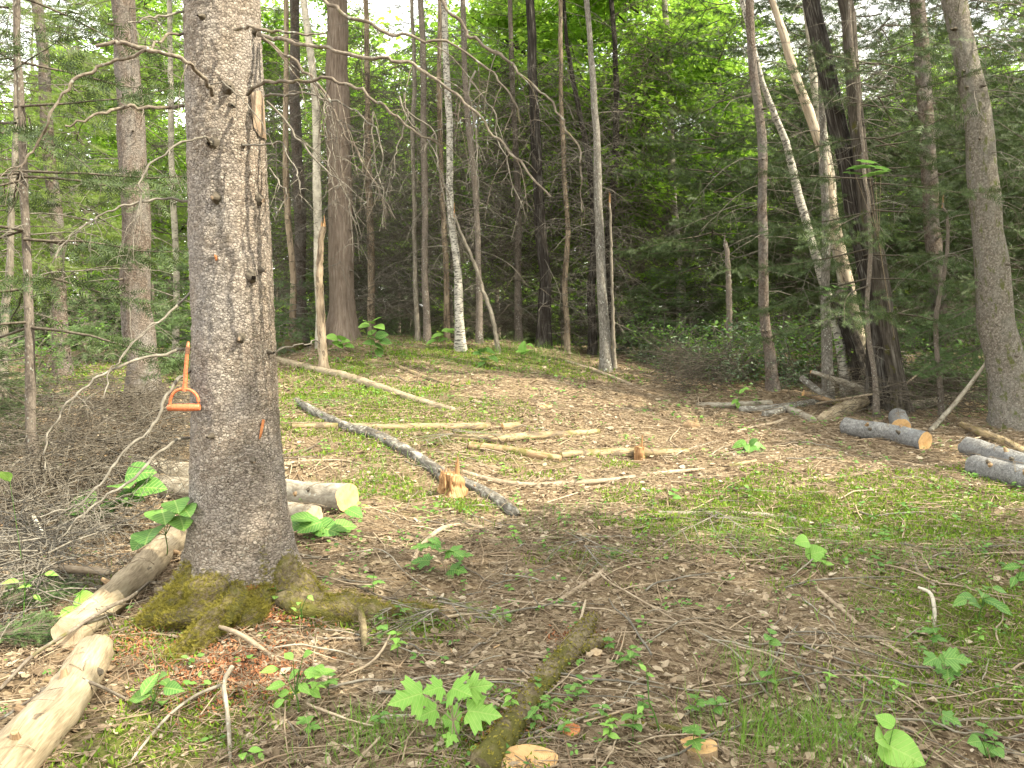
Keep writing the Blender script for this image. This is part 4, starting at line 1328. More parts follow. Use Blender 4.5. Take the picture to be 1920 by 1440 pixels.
tries = 0
for kk in range(78):
    x, y = at(U(500, 1900) if kk % 3 else U(640, 1240), U(13.6, 24))
    if not too_near(x, y, .4):
        put('bare', rng.integers(0, 3), x, y, U(.75, 1.15))
for kk in range(120):
    x, y = at(U(520, 1250), U(13.7, 19))
    if not too_near(x, y, .30):
        put('bare', rng.integers(0, 4), x, y, U(.7, 1.35))
for kk in range(60):
    x, y = at(U(660, 1240), U(13.2, 15.2))
    if not too_near(x, y, .28):
        put('bare', rng.integers(0, 4), x, y, U(.7, 1.2))
for kk in range(38):
    x, y = at(U(660, 1260), U(14.6, 20))
    if not too_near(x, y, .45):
        put('pole', rng.integers(0, 4), x, y, U(.75, 1.1))
n_fill = {'pole': 130, 'green': 12, 'birch': 34, 'fir': 16}
for kind, cnt in n_fill.items():
    k = 0; tries = 0
    while k < cnt and tries < 6000:
        tries += 1
        Y = 11.5 + 25 * U() ** 1.1
        px = U(-150, 2080)
        lim = 14.2 if 480 < px < 1250 else (11.6 if px >= 1250 else 12.5)
        if Y < lim or (kind == 'pole' and px < 480 and U() < .55) or (kind == 'green' and px < 1150):
            continue
        x, y = at(px, Y)
        if too_near(x, y, .55):
            continue
        put(kind, rng.integers(0, len(protos[kind])), x, y, U(.8, 1.15))
        k += 1

# unseen trees added beside and behind the camera to shade the clearing
for x, y, kind, i, sc in [(5.8, 1.0, 'maple', 2, 1.15), (9.9, 6.6, 'maple', 0, 1.0), (7.2, -1.6, 'maple', 0, 1.0), (9.2, -3.5, 'green', 1, 1.2), (5.4, -.6, 'green', 0, 1.1), (5.2, -3.5, 'maple', 2, 1.2),
                          (11.5, .5, 'maple', 1, 1.0), (12.5, 6.4, 'pole', 1, 1.2), (4.5, -6, 'maple', 0, 1.0), (-6, 2.5, 'lit', 0, 1.0), (-5.5, -1, 'pole', 0, 1.1), (-3.5, -5, 'green', 1, 1), (12.5, -2, 'green', 0, 1.2)]:
    put(kind, i, x, y, sc)

# far wood: one mass
mb = MB()
n = 210000
ang = U(-.95, .95, n); R = U(37, 62, n)
hz = U(0, 1, n) ** 1.5 * 15
k0 = vn2(ang * 26 + 50, hz * .45 + R * .1, 91)
ok = k0 > .12 + np.where(ang < -.25, .037, .027) * hz
ang, R, hz = ang[ok], R[ok], hz[ok]
x, y = np.sin(ang) * R, np.cos(ang) * R
T = np.stack([x, y, Z0(x, y) + hz], -1)
lv = vn2(ang * 14 + 9, hz * .2, 92) > .48
for sel, mname in ((lv, 0), (~lv, 1)):
    t = T[sel]
    if mname == 0:
        inst(mb, *L_MAPLE_LO, frames(rdir(len(t), -.2, .4), nz(np.array([0, 0, 1.0]) + rng.normal(0, .5, (len(t), 3)))), t, U(.25, .5, len(t)), 0)
    else:
        inst(mb, *L_TUFT, frames(rdir(len(t), -.2, .3), rdir(len(t), .5)), t, U(.5, 1.0, len(t)), 1)
n = 420
ang = U(-.95, .95, n); R = U(36, 60, n)
x, y = np.sin(ang) * R, np.cos(ang) * R
zs = np.linspace(-.3, 13, 6)
pth = np.stack([x[:, None] + rng.normal(0, .1, (n, 6)), y[:, None] + np.zeros((n, 6)), Z0(x, y)[:, None] + zs[None]], -1)
tubes(mb, pth, U(.06, .16, n)[:, None] * np.linspace(1, .3, 6)[None], 6, 2)
tag(mb.build('distant_forest', [M['maple'], M['needle'], M['spruce_thin']]), 'distant wood of poles and leaves closing the view', None, None, 'stuff')

# ---------------------------------------------------------------- logs and sticks on the ground
LOGS = []


def lay(pts, w, sink=.8):
    """points of a log lying on the ground: (px, py) or (px, py, lift) or (px, py, 'Y', depth)"""
    out, rr = [], []
    w = np.interp(np.linspace(0, 1, len(pts)), np.linspace(0, 1, len(w)), w)
    for q, ww in zip(pts, w):
        if len(q) == 4:
            p = PD(q[0], q[1], q[3])
            r = ww / 2 / F * depth(p)
        else:
            g0 = P(q[0], q[1])
            r = ww / 2 / F * depth(g0)
            p = P(q[0], q[1], r * sink + (q[2] if len(q) == 3 else 0))
        out.append(p); rr.append(r)
    return np.array(out), np.array(rr)


def log(label, pts, w, mat='peeled', cut=(1, 1), cutmat='cut_old', name='fallen_log', cat='log', stubs=0, lump=.16, ns=20, sink=.5, moss=0, group=None, freq=5):
    pth, rr = lay(pts, w, sink)
    L = np.linalg.norm(np.diff(pth, axis=0), axis=1).sum()
    n = int(np.clip(L / .05, 12, 90))
    if len(pth) >= 3 and rr.max() > .03:
        s0 = np.concatenate([[0], np.cumsum(np.linalg.norm(np.diff(pth[:, :2], axis=0), axis=1))])
        dz = pth[:, 2] - np.polyval(np.polyfit(s0, pth[:, 2], 1 if len(pth) < 5 else 2), s0)
        pth[:, 2] -= dz * .85
    sp = smooth_path(pth, n)
    s = np.concatenate([[0], np.cumsum(np.linalg.norm(np.diff(pth, axis=0), axis=1))])
    rad = np.interp(np.linspace(0, s[-1], n), s, rr)
    o0 = sp[0].copy()
    if max(len(q) for q in pts) < 4:
        LOGS.append((sp, rad))
    mb = MB()
    a, b = tube(mb, sp, rad, ns, lump, freq, rng.integers(1, 400), 0)
    for ring, e, on, fl, r in ((a, sp[0], cut[0], True, rad[0]), (b, sp[-1], cut[1], False, rad[-1])):
        if not on:                      # a weathered round-off instead of a saw cut
            t = nz(sp[0] - sp[1]) if fl else nz(sp[-1] - sp[-2])
            r2 = e + (ring - e) * .55 + t * r * .35
            k = np.arange(ns)
            v = np.vstack([ring, r2])
            f = np.stack([k, (k + 1) % ns, ns + (k + 1) % ns, ns + k], -1)
            mb.add(v, f[:, ::-1] if fl else f, 0)
            fan(mb, r2, e + t * r * .45, 0, fl)
    o = mb.build(name, M[mat], None, True, off=o0)
    o.location = o0
    tag(o, label, cat, group)
    for ring, e, on, fl in ((a, sp[0], cut[0], True), (b, sp[-1], cut[1], False)):
        if on:
            m2 = MB(); fan(m2, ring, e, 0, fl)
            m2.build('cut_face', M[cutmat], o, False, off=o0)
    for k in range(stubs):
        i = rng.integers(2, n - 2)
        d = nz(rdir(1, .5, .6)[0] + np.array([0, -.3, 0]))
        t = nz(sp[i + 1] - sp[i]); d = nz(d - t * np.dot(d, t) * .7)
        m2 = MB()
        r = rad[i]
        tube(m2, [sp[i] + d * r * .7, sp[i] + d * r * 1.05, sp[i] + d * (r + U(.015, .05))], [r * .32, r * .2, r * .12], 7, .3, 20, k, 0, True)
        m2.build('branch_stub', M['twig_dark' if k % 2 else 'brown'], o, True, off=o0)
    if moss:
        m2 = tufts_on(np.concatenate([v for v in mb.V[:1]]), moss, (.03, .013, .02), .005, 'moss')
        v0 = np.concatenate(m2.V)
        m2.build('moss', M['moss_gold'], o, True, off=o0)
    return o


# lower left
log('peeled pale log with knots running out of the lower left corner', [(178, 1222), (150, 1275), (115, 1325), (70, 1380), (20, 1440), (-60, 1530)], [66, 72, 80, 90, 100, 112], 'peeled', (1, 0), 'peeled', stubs=9, ns=26, lump=.06, sink=.75)
log('peeled log with its cut end beside the other pale log, reaching to the big trunk', [(128, 1198), (190, 1140), (250, 1085), (305, 1035), (350, 1000), (395, 965)], [58, 56, 54, 50, 46, 44], 'peeled', (1, 0), 'cut_old', stubs=7, ns=24, lump=.06, sink=.85)
log('pale lichened log lying behind the big trunk with its sawn end to the right', [(255, 872), (330, 888), (420, 905), (520, 918), (600, 932), (652, 946)], [42, 44, 46, 48, 50, 50], 'log_pale', (0, 1), 'cut', stubs=3, ns=26, sink=.75)
log('second pale log below the lichened one behind the big trunk', [(290, 905), (380, 930), (470, 955), (540, 968), (588, 976)], [44, 46, 46, 44, 42], 'log_pale', (0, 1), 'cut_old', ns=22)
log('short dark log end poking in at the left edge over the brush', [(-40, 985), (0, 990), (45, 985)], [36, 36, 34], 'brown', (0, 1), 'cut_old')
log('thin tan pole across the brush at the left edge', [(-20, 1080, .1), (60, 1066, .1), (130, 1068, .1), (205, 1075, .08)], [16, 15, 14, 11], 'stick', (0, 0), name='dead_branch', cat='branch')
log('pale rotten wood chunk beside the green fir bough on the left', [(10, 1110, .03), (35, 1100, .03), (58, 1088, .03)], [24, 28, 22], 'peeled', (0, 0), name='wood_chunk', cat='wood chunk')
log('dark mossy branch lying behind the brush on the left', [(120, 870), (180, 858), (240, 835), (360, 825)], [20, 19, 17, 14], 'brown', (0, 0), name='dead_branch', cat='branch')
# the clearing
log('black and white birch log lying diagonally across the clearing', [(556, 752), (590, 775), (650, 802), (705, 818), (760, 848), (815, 882), (850, 905)], [13, 17, 20, 22, 23, 24, 24], 'birch_black', (0, 0), stubs=4, ns=18, moss=0)
log('lower broken piece of the black and white birch, beyond the splintered stump', [(866, 902), (905, 925), (940, 942), (966, 960)], [22, 24, 24, 20], 'birch_black', (0, 0), stubs=1)
log('long peeled pole sloping down the left side of the clearing', [(520, 675), (580, 690), (640, 705), (700, 726), (780, 748), (850, 768)], [12, 15, 17, 17, 16, 13], 'peeled', (0, 0), ns=14)
log('level brown pole whose sawn end faces the clearing', [(548, 800), (640, 801), (740, 803), (840, 804), (920, 804)], [12, 14, 15, 17, 17], 'yellow', (0, 1), 'cut', ns=14)
log('short yellow sawn block at the end of the level brown pole', [(942, 803), (974, 800)], [18, 20], 'yellow', (1, 1), 'cut', name='wood_block', cat='wood block')
log('sunlit yellow pole without bark in the middle of the clearing', [(845, 824), (920, 827), (980, 823), (1050, 818), (1122, 812)], [14, 18, 17, 16, 12], 'yellow', (0, 0), ns=14, stubs=2)
log('mossy brown log under the sunlit yellow pole', [(880, 838), (950, 846), (1000, 853), (1050, 862)], [15, 17, 18, 15], 'brown', (0, 0), ns=14, moss=300)
log('low mossy yellow log running past the tiny splintered stump', [(1052, 854), (1120, 852), (1200, 853), (1290, 852)], [17, 20, 20, 14], 'yellow', (0, 0), ns=14, moss=300)
log('long thin brown stick behind the splintered stump', [(868, 888), (930, 900), (1000, 906), (1080, 905), (1160, 898), (1240, 889), (1320, 882)], [9, 11, 11, 11, 10, 9, 6], 'stick', (0, 0), name='dead_branch', cat='branch', ns=8)
log('short pale broken stick on the bare ground right of the long thin one', [(1366, 875), (1392, 871), (1418, 867)], [7, 9, 6], 'yellow', (0, 0), name='dead_branch', cat='branch', ns=8)
log('grey weathered pole half sunk in the moss on the right', [(1236, 962), (1300, 966), (1400, 968), (1480, 972), (1560, 984), (1650, 992)], [9, 11, 12, 12, 11, 8], 'log_pale', (0, 0), sink=.3)
log('pale bare pole along the yellowish moss on the right', [(1500, 905), (1560, 898), (1620, 890), (1660, 882)], [6, 8, 8, 5], 'yellow', (0, 0), name='dead_branch', cat='branch')
log('thin yellow branch with a bend on the upper crest', [(742, 685), (775, 697), (812, 712), (865, 728)], [7, 8, 8, 5], 'yellow', (0, 0), name='dead_branch', cat='branch', ns=8)
log('dark mossy log end lying on the crest beside the big trunk', [(522, 655), (545, 650), (572, 648)], [14, 16, 13], 'mossy', (0, 0), moss=200)
# right side
log('blue-grey spruce log with a bright sawn end facing the camera', [(1584, 797), (1620, 803), (1670, 812), (1735, 828)], [31, 32, 33, 35], 'log_grey', (0, 1), 'cut', ns=30, stubs=5, lump=.08, sink=.85)
log('log showing only its round sawn end behind the blue-grey one', [(1683, 782), (1686, 789), (1690, 798)], [29, 31, 32], 'log_grey', (0, 1), 'cut', ns=26, lump=.08, sink=.8)
log('thick grey spruce log at the right edge, upper of two', [(1812, 838), (1850, 850), (1900, 868), (1990, 900)], [36, 38, 42, 46], 'log_grey', (0, 0), ns=26, stubs=4, lump=.2, sink=.7)
log('thick grey spruce log at the right edge, lower of two', [(1824, 872), (1870, 882), (1930, 896), (2010, 915)], [40, 44, 48, 52], 'log_grey', (0, 0), ns=26, stubs=5, lump=.2, sink=.7)
log('mossy broken stick lying above the two thick logs on the right', [(1803, 795, .05), (1840, 812, .03), (1880, 832), (1925, 852)], [10, 17, 18, 16], 'yellow', (0, 0), name='dead_branch', cat='branch', moss=200)
log('grey pole with a sawn tip at the near edge of the pole heap', [(1308, 758), (1360, 760), (1410, 758), (1446, 757)], [11, 12, 12, 12], 'log_pale', (0, 1), 'cut')
log('grey pole ending in a round orange sawn face in the heap', [(1388, 770), (1440, 768), (1490, 762), (1530, 756)], [13, 14, 15, 16], 'lichen', (0, 1), 'cut')
log('short stub log with a sawn end in front of the pole heap', [(1432, 778), (1455, 774), (1468, 770)], [14, 15, 15], 'lichen', (0, 1), 'cut')
log('short grey log slanting down to the right below the heap', [(1472, 768), (1500, 778), (1525, 790)], [14, 15, 14], 'log_pale', (0, 0))
log('split pale rotten log leaning up against the saplings', [(1542, 788), (1575, 772), (1615, 754, .06), (1652, 738, .12), (1690, 722, .2)], [20, 26, 24, 20, 12], 'peeled', (0, 0), lump=.3)
log('bare pole with an orange tip lifted over the heap', [(1520, 698, 'Y', 10.0), (1560, 708, 'Y', 9.95), (1600, 722, 'Y', 9.9), (1640, 737, 'Y', 9.85)], [8, 10, 11, 9], 'log_pale', (1, 0), 'cut')
log('second raised pole with a sawn tip under the bare one', [(1506, 738, 'Y', 9.9), (1530, 743, 'Y', 9.9), (1560, 752, 'Y', 9.8), (1590, 765, 'Y', 9.7)], [11, 11, 10, 10], 'brown', (1, 0), 'cut')
log('dark grey pole slanting down behind the heap', [(1502, 710, 'Y', 10.2), (1525, 725, 'Y', 10.1), (1548, 742, 'Y', 10.0), (1580, 770, 'Y', 9.9)], [12, 13, 12, 10], 'lichen', (0, 0))
log('long thin pole crossing the heap up to the right', [(1530, 757, 'Y', 9.6), (1590, 747, 'Y', 9.6), (1640, 738, 'Y', 9.6), (1690, 725, 'Y', 9.7), (1745, 680, 'Y', 9.9)], [4, 5, 5, 4, 3], 'stick', (0, 0), name='dead_branch', cat='branch', ns=8)
log('thin pole leaning diagonally up to the large right-hand spruce', [(1745, 808), (1770, 780, 'Y', 8.8), (1800, 745, 'Y', 8.8), (1835, 700, 'Y', 8.8), (1866, 658, 'Y', 8.75)], [10, 9, 8, 7, 5], 'log_pale', (0, 0), name='dead_branch', cat='branch', ns=10)
log('mossy log lying behind the leaning pole at the right', [(1640, 768), (1720, 760), (1790, 748), (1870, 738)], [16, 18, 18, 17], 'log_pale', (0, 0))
log('dry bent branch with an orange tip in front of the heap', [(1370, 815), (1420, 800), (1450, 792), (1476, 786)], [5, 6, 8, 9], 'stick', (0, 1), 'cut', name='dead_branch', cat='branch', ns=8)
log('thin dry branch reaching down from the orange tipped one', [(1432, 798), (1470, 808), (1520, 818), (1580, 826)], [4, 5, 5, 3], 'stick', (0, 0), name='dead_branch', cat='branch', ns=8)
log('dead limb lying along the right shoulder of the crest', [(1060, 678), (1110, 692), (1160, 712), (1210, 735)], [5, 7, 7, 5], 'stick', (0, 0), name='dead_branch', cat='branch', ns=8)
# foreground
log('mossy rotting branch with a stubby fork in the near foreground', [(905, 1425), (955, 1362), (1000, 1310), (1040, 1262), (1075, 1215), (1108, 1165)], [62, 50, 40, 38, 40, 26], 'mossy', (0, 0), lump=.3, ns=22, moss=2600, sink=.45)
log('broken orange fork of the mossy branch', [(1062, 1228), (1095, 1212), (1128, 1203)], [30, 26, 22], 'mossy', (0, 0), name='branch_fork', cat='branch', lump=.3, moss=500, sink=.7)
log('curved bare stick bowed across the foreground litter', [(832, 1218), (850, 1240), (890, 1249), (950, 1246), (1010, 1232), (1060, 1205), (1085, 1175), (1098, 1130, .05)], [5, 7, 8, 8, 8, 7, 6, 4], 'stick', (0, 0), name='dead_branch', cat='branch', ns=8)
log('stout dead stick pointing to the centre of the clearing', [(1028, 1148), (1075, 1115), (1120, 1085), (1150, 1060), (1180, 1040)], [10, 11, 11, 8, 6], 'stick', (0, 0), name='dead_branch', cat='branch', ns=9)
log('mossy brown branch along the bottom edge', [(1060, 1354), (1130, 1360), (1210, 1366), (1300, 1378), (1420, 1397)], [14, 16, 16, 15, 9], 'mossy', (0, 0), name='dead_branch', cat='branch', ns=12, moss=300)
log('long straight stick slanting through the moss on the right', [(1530, 1103), (1575, 1140), (1625, 1178), (1680, 1215), (1720, 1248), (1770, 1290)], [7, 9, 9, 9, 8, 5], 'stick', (0, 0), name='dead_branch', cat='branch', ns=9)
log('birch twig with white bark lying in the lower right corner', [(1480, 1325), (1530, 1365), (1580, 1400), (1640, 1445)], [5, 8, 10, 12], 'birch', (0, 0), name='dead_branch', cat='branch', ns=8)
log('short white birch stick near the maple seedling', [(688, 1349), (735, 1350), (780, 1352)], [8, 9, 7], 'birch', (0, 0), name='dead_branch', cat='branch', ns=9)
log('upright forked twig near the bottom left', [(432, 1440), (430, 1380, .03), (424, 1320, .05), (420, 1290, .08), (436, 1262, .12)], [7, 8, 8, 8, 9], 'log_pale', (0, 0), name='dead_branch', cat='branch', ns=8)
log('twig curving down from the forked one toward the corner', [(415, 1300, .05), (370, 1315, .03), (320, 1350, .02), (270, 1400, .02), (240, 1440)], [6, 6, 6, 5, 4], 'log_pale', (0, 0), name='dead_branch', cat='branch', ns=8)
log('grey dead branch lying over both pale logs', [(0, 1290, .02), (60, 1240, .05), (110, 1205, .08), (200, 1150, .12), (245, 1120, .1), (280, 1085, .1)], [6, 7, 7, 7, 6, 4], 'branch', (0, 0), name='dead_branch', cat='branch', ns=8)
log('arched dead branch over the nearer pale log', [(-20, 1370, .02), (60, 1310, .1), (130, 1270, .14), (180, 1285, .1), (235, 1310, .02)], [5, 6, 7, 6, 5], 'branch', (0, 0), name='dead_branch', cat='branch', ns=8)
log('short root-like twig crossing the hollow under the big trunk', [(400, 1178, .05), (440, 1200, .04), (480, 1222, .02), (525, 1246)], [8, 9, 9, 6], 'stick', (0, 0), name='dead_branch', cat='branch', ns=8)
log('bleached stick standing out of the brush at the left', [(62, 965, .25), (80, 1005, .2), (98, 1035, .12)], [7, 9, 9], 'birch', (0, 0), name='dead_branch', cat='branch', ns=8)
log('greenish stub stuck upright in the root', [(675, 1140, .1), (680, 1170, .05), (686, 1215)], [12, 14, 16], 'mossy', (0, 0), name='dead_branch', cat='branch', ns=9)
log('forked dry twig lying above the maple seedling', [(640, 1270), (690, 1245, .03), (715, 1220, .05), (733, 1185, .08)], [5, 5, 5, 3], 'stick', (0, 0), name='dead_branch', cat='branch', ns=7)
log('pale branch lying across the bare soil in the middle', [(775, 1060), (790, 1025, .02), (830, 990, .02), (880, 985), (930, 1000)], [9, 9, 9, 9, 6], 'stick', (0, 0), name='dead_branch', cat='branch', ns=8)
log('orange-brown stick bent on the ground below the birch piece', [(530, 876), (580, 868), (640, 866), (680, 872)], [5, 6, 5, 3], 'stick', (0, 0), name='dead_branch', cat='branch', ns=8)
log('mossy dead stick under the leafy plant at the right edge', [(1700, 1018), (1712, 1050), (1722, 1080), (1752, 1105)], [8, 8, 7, 5], 'log_pale', (0, 0), name='dead_branch', cat='branch', ns=8)
log('crooked white-barked twig standing in the right-hand moss', [(1722, 1105, .09), (1745, 1118, .08), (1752, 1150, .03), (1751, 1175)], [5, 7, 7, 6], 'birch', (0, 0), name='dead_branch', cat='branch', ns=8)

# two freshly cut wedges by the bottom edge
def chunk(label, px, py, w, h, mat='cut', tilt=.5):
    p = P(px, py)
    s = w / F * depth(p)
    o0 = p.copy()
    n = 40
    a = np.linspace(0, 2 * math.pi, n, endpoint=False)
    rx = s / 2 * (1 + .05 * np.sin(3 * a + 1) + .015 * np.sin(7 * a)); ry = s / 2 * h / w * (1 + .1 * np.cos(2 * a))
    top = np.stack([np.cos(a) * rx, np.sin(a) * ry, .022 + .25 * s * tilt * np.sin(a) + .002 * np.sin(5 * a)], -1) + p
    bot = top * 1.0
    bot[:, :2] = p[:2] + (top[:, :2] - p[:2]) * 1.08
    bot[:, 2] = Z(bot[:, 0], bot[:, 1]) - .02
    mb = MB()
    k = np.arange(n)
    mb.add(np.vstack([bot, top]), np.stack([k, (k + 1) % n, n + (k + 1) % n, n + k], -1))
    o = mb.build('wood_chunk', M['brown'], None, True, off=o0); o.location = o0
    tag(o, label, 'wood chunk')
    m2 = MB(); fan(m2, top, top.mean(0) + np.array([0, 0, .004]))
    m2.build('cut_face', M[mat], o, True, off=o0)
    return o


chunk('big pale sawn wood slab cut by the bottom edge, left of the smaller wedge', 988, 1432, 112, 90, 'cut', .15)
chunk('smaller pale sawn wedge lying at the bottom edge', 1310, 1412, 66, 84, 'cut', -.35)
chunk('low old sawn stump top glowing on the crest slope', 1023, 769, 24, 26, 'cut', .2)
chunk('reddish chunk of bark by the bottom edge', 1070, 1385, 34, 40, 'wound', .3)
chunk('pale wood chip in the litter by the mossy branch', 1118, 1226, 22, 26, 'cut_old', .3)


def splinter_stump(label, px, py, w, h, n, name='tree_stump', mt='splinter'):
    p = P(px, py)
    s = w / F * depth(p); H = h / F * depth(p)
    o = empty(name, p)
    tag(o, label, 'stump')
    mb = MB()
    tube(mb, smooth_path([(0, 0, -.08), (0, 0, H * .06), (.0, 0, H * .2), (s * .03, 0, H * .4), (s * .05, 0, H * .52)], 26), [s * .56, s * .47, s * .41, s * .38, s * .30], 26, .55, 9, int(px), 0, True)
    mb.build('stump_wood', M[mt], o)
    mb = MB()
    for k in range(n * 3):
        a = U(0, 6.28); q = s * U(.2, .40)
        b = np.array([math.cos(a) * q, math.sin(a) * q, H * U(.05, .42)])
        tall = k < 5
        hh = H * (U(.3, .55) if tall else U(.08, .28))
        if tall:
            b = np.array([s * U(.14, .26), s * U(-.1, .1), H * .45])
        lean = U(-.08, .08)
        t = b + np.array([math.cos(a) * s * lean, math.sin(a) * s * lean, hh])
        r = s * U(.03, .07)
        tube(mb, smooth_path([b - np.array([0, 0, .03]), (b + t) / 2 + rng.normal(0, .004, 3), t], 6), [r, r * U(.6, 1), r * .15], 5, .3, 20, k, 0, False, (1.0, .5))
    mb.build('splintered_rim', M[mt], o)
    return o


splinter_stump('orange splintered stump standing at the break of the black and white birch', 846, 932, 56, 78, 26)
splinter_stump('tiny splintered stump with one tall sliver by the yellow log', 1198, 862, 24, 50, 9)
splinter_stump('torn brown stump among the litter at the right of the clearing', 1297, 806, 34, 26, 7, 'tree_stump', 'brown')

# ---------------------------------------------------------------- the orange hook
hk = empty('pulp_hook', PD(346, 770, 3.70))
tag(hk, 'orange painted hand hook with a D-shaped handle hanging on the spruce branch', 'hand hook')
HY = 3.70


def hp(a, b, dy=0.0):
    return PD(a, b, HY + dy)


mb = MB()
sh = smooth_path([hp(346, 733), hp(348, 700), hp(350, 672), hp(352, 652), hp(353, 643, .012), hp(353, 645, .035), hp(353, 655, .05)], 24)
tube(mb, sh, [.0115, .0105, .0095, .009, .008, .006, .003], 12, .06, 20, 3, 0, True)
part(mb, 'shaft', M['orange'], hk)
mb = MB()
tube(mb, [hp(351.2, 663), hp(351.8, 656), hp(352.3, 650)], [.0105, .0105, .010], 12, .15, 20, 5)
part(mb, 'worn_neck', M['rust'], hk)
mb = MB()
bow = smooth_path([hp(319, 764), hp(319, 752), hp(322, 742), hp(330, 733), hp(345, 729), hp(360, 733), hp(369, 742), hp(372, 752), hp(372, 764)], 40)
tube(mb, bow, .0072, 12, .05, 20, 4)
part(mb, 'handle_bow', M['orange'], hk)
mb = MB()
gp = np.array([hp(314.5, 764), hp(316, 764), hp(330, 764), hp(346, 764.4), hp(360, 764), hp(373, 764), hp(375, 764)])
tube(mb, gp, [.0125, .0165, .0172, .0175, .0172, .0165, .0125], 18, .04, 20, 6, 0, True)
part(mb, 'grip', M['orange'], hk)

# ---------------------------------------------------------------- leafy plants
def leaf_mesh(name, L, mat):
    mb = MB(); mb.add(L[0], L[1][0], 0)
    me = mb.build(name, M[mat])
    COL.objects.unlink(me)
    return me.data


LM = {'heart': leaf_mesh('leaf', L_HEART, 'leaf_green'), 'oval': leaf_mesh('leaf', L_OVAL, 'leaf_green'), 'maple': leaf_mesh('leaf', L_MAPLE, 'maple_near'),
      'maple_dark': leaf_mesh('leaf', L_MAPLE, 'leaf_green'), 'heart_pale': leaf_mesh('leaf', L_HEART, 'maple_near'), 'oval_pale': leaf_mesh('leaf', L_OVAL, 'maple_near')}


def put_leaf(root, kind, base, d, n, size):
    o = link('leaf', LM[kind], root)
    m = frames(np.array([d]), np.array([n]))[0]
    mt = Matrix([[m[0][0], m[0][1], m[0][2], 0], [m[1][0], m[1][1], m[1][2], 0], [m[2][0], m[2][1], m[2][2], 0], [0, 0, 0, 1]])
    o.matrix_local = Matrix.Translation(Vector(base)) @ mt @ Matrix.Scale(float(size), 4)
    return o


def plant(label, foot, leaves, kind='heart', name='hobblebush', cat='plant', toward=.5, Y=None):
    """leaves: (px, py, size px) of each leaf's middle"""
    g = P(*foot)
    Y = g[1] if Y is None else Y
    root = empty(name, g)
    tag(root, label, cat)
    mb = MB()
    pts = [PD(a, b, Y + U(-.06, .06) * (1 if len(leaves) > 1 else 0)) for a, b, s in leaves]
    top = np.mean(pts, 0)
    hub = g + (top - g) * .75 - np.array([0, 0, .02])
    tube(mb, smooth_path([[0, 0, -.03], (hub - g) * .5 + rng.normal(0, .006, 3), hub - g], 8), [.0045, .0035, .003], 5)
    for p, (a, b, s) in zip(pts, leaves):
        size = s / F * depth(p)
        out = p - hub; out[2] *= .3
        out = nz(out + rng.normal(0, .02, 3) + np.array([0, -.015, 0]))
        d = nz(out + np.array([0, -.12, -.18]))
        n = nz(np.array([0, 0, 1.0]) + np.array([0, -toward, 0]) + rng.normal(0, .15, 3))
        base = p - d * size * .5
        tube(mb, smooth_path([hub - g, (hub + base) / 2 - g + np.array([0, 0, .01]), base - g], 6), [.0022, .0016, .0014], 4)
        put_leaf(root, kind, base - g, d, n, size)
    mb.build('stem', M['stick'] if kind.startswith('maple') else M['leaf_bush'], root)
    return root


plant('pale yellow-green maple seedling with large lobed leaves in the foreground', (875, 1395), [(762, 1308, 64), (812, 1292, 40), (862, 1294, 58), (908, 1336, 62), (842, 1350, 50), (900, 1286, 46), (798, 1338, 42), (843, 1388, 26)], 'maple', 'maple_seedling', 'seedling', 1.2)
plant('broad-leaved bush plant with big rounded leaves left of the big trunk', (215, 1000), [(145, 945, 70), (185, 962, 60), (232, 905, 62), (262, 885, 55), (215, 938, 66), (280, 912, 60), (130, 968, 50), (245, 930, 50)], 'heart', 'hobblebush', 'plant', .6)
plant('lower rounded-leaf plant overlapping the peeled log by the big trunk', (310, 1050), [(305, 962, 70), (340, 975, 60), (278, 998, 76), (330, 945, 56), (348, 955, 50), (262, 1015, 44)], 'heart', 'hobblebush', 'plant', .6, 3.75)
plant('bright rounded leaf plant behind the cut end of the peeled log', (140, 1180), [(145, 1140, 54), (160, 1122, 40), (132, 1150, 40), (150, 1108, 30)], 'heart_pale', 'hobblebush', 'plant', .7)
plant('dark green leaf plant close to the right side of the big trunk', (590, 1020), [(562, 970, 52), (580, 985, 48), (612, 990, 52), (648, 985, 44), (552, 985, 40), (640, 1005, 40), (665, 960, 36)], 'heart', 'hobblebush', 'plant', .5)
plant('glossy oval-leaved seedling below the mossy root at lower left', (288, 1340), [(280, 1280, 50), (300, 1268, 44), (322, 1290, 54), (308, 1312, 50), (258, 1305, 52), (252, 1335, 52), (272, 1298, 42), (310, 1278, 36)], 'oval', 'leafy_seedling', 'seedling', .6)
plant('spindly many-leaved sapling left of the maple seedling', (560, 1345), [(505, 1255, 34), (540, 1228, 32), (575, 1225, 30), (515, 1285, 40), (548, 1265, 32), (585, 1260, 42), (600, 1252, 34), (612, 1258, 32), (570, 1290, 34), (592, 1300, 30), (520, 1320, 30), (482, 1350, 36), (530, 1300, 30)], 'oval_pale', 'leafy_seedling', 'seedling', .6)
plant('oval-leaved seedling in the moss near the right edge', (1835, 1165), [(1815, 1118, 44), (1845, 1112, 42), (1862, 1128, 44), (1830, 1130, 42), (1882, 1140, 40), (1800, 1128, 34), (1850, 1098, 34), (1876, 1105, 30)], 'oval', 'leafy_seedling', 'seedling', .6)
plant('yellow-green heart-leaved plant cut by the bottom edge at right', (1660, 1450), [(1690, 1408, 80), (1655, 1385, 50), (1660, 1350, 34)], 'heart_pale', 'hobblebush', 'plant', 1.1)
plant('round twin-leaved plant standing in the right-hand moss', (1525, 1060), [(1505, 1015, 32), (1530, 1036, 38)], 'heart_pale', 'hobblebush', 'plant', 1.2)
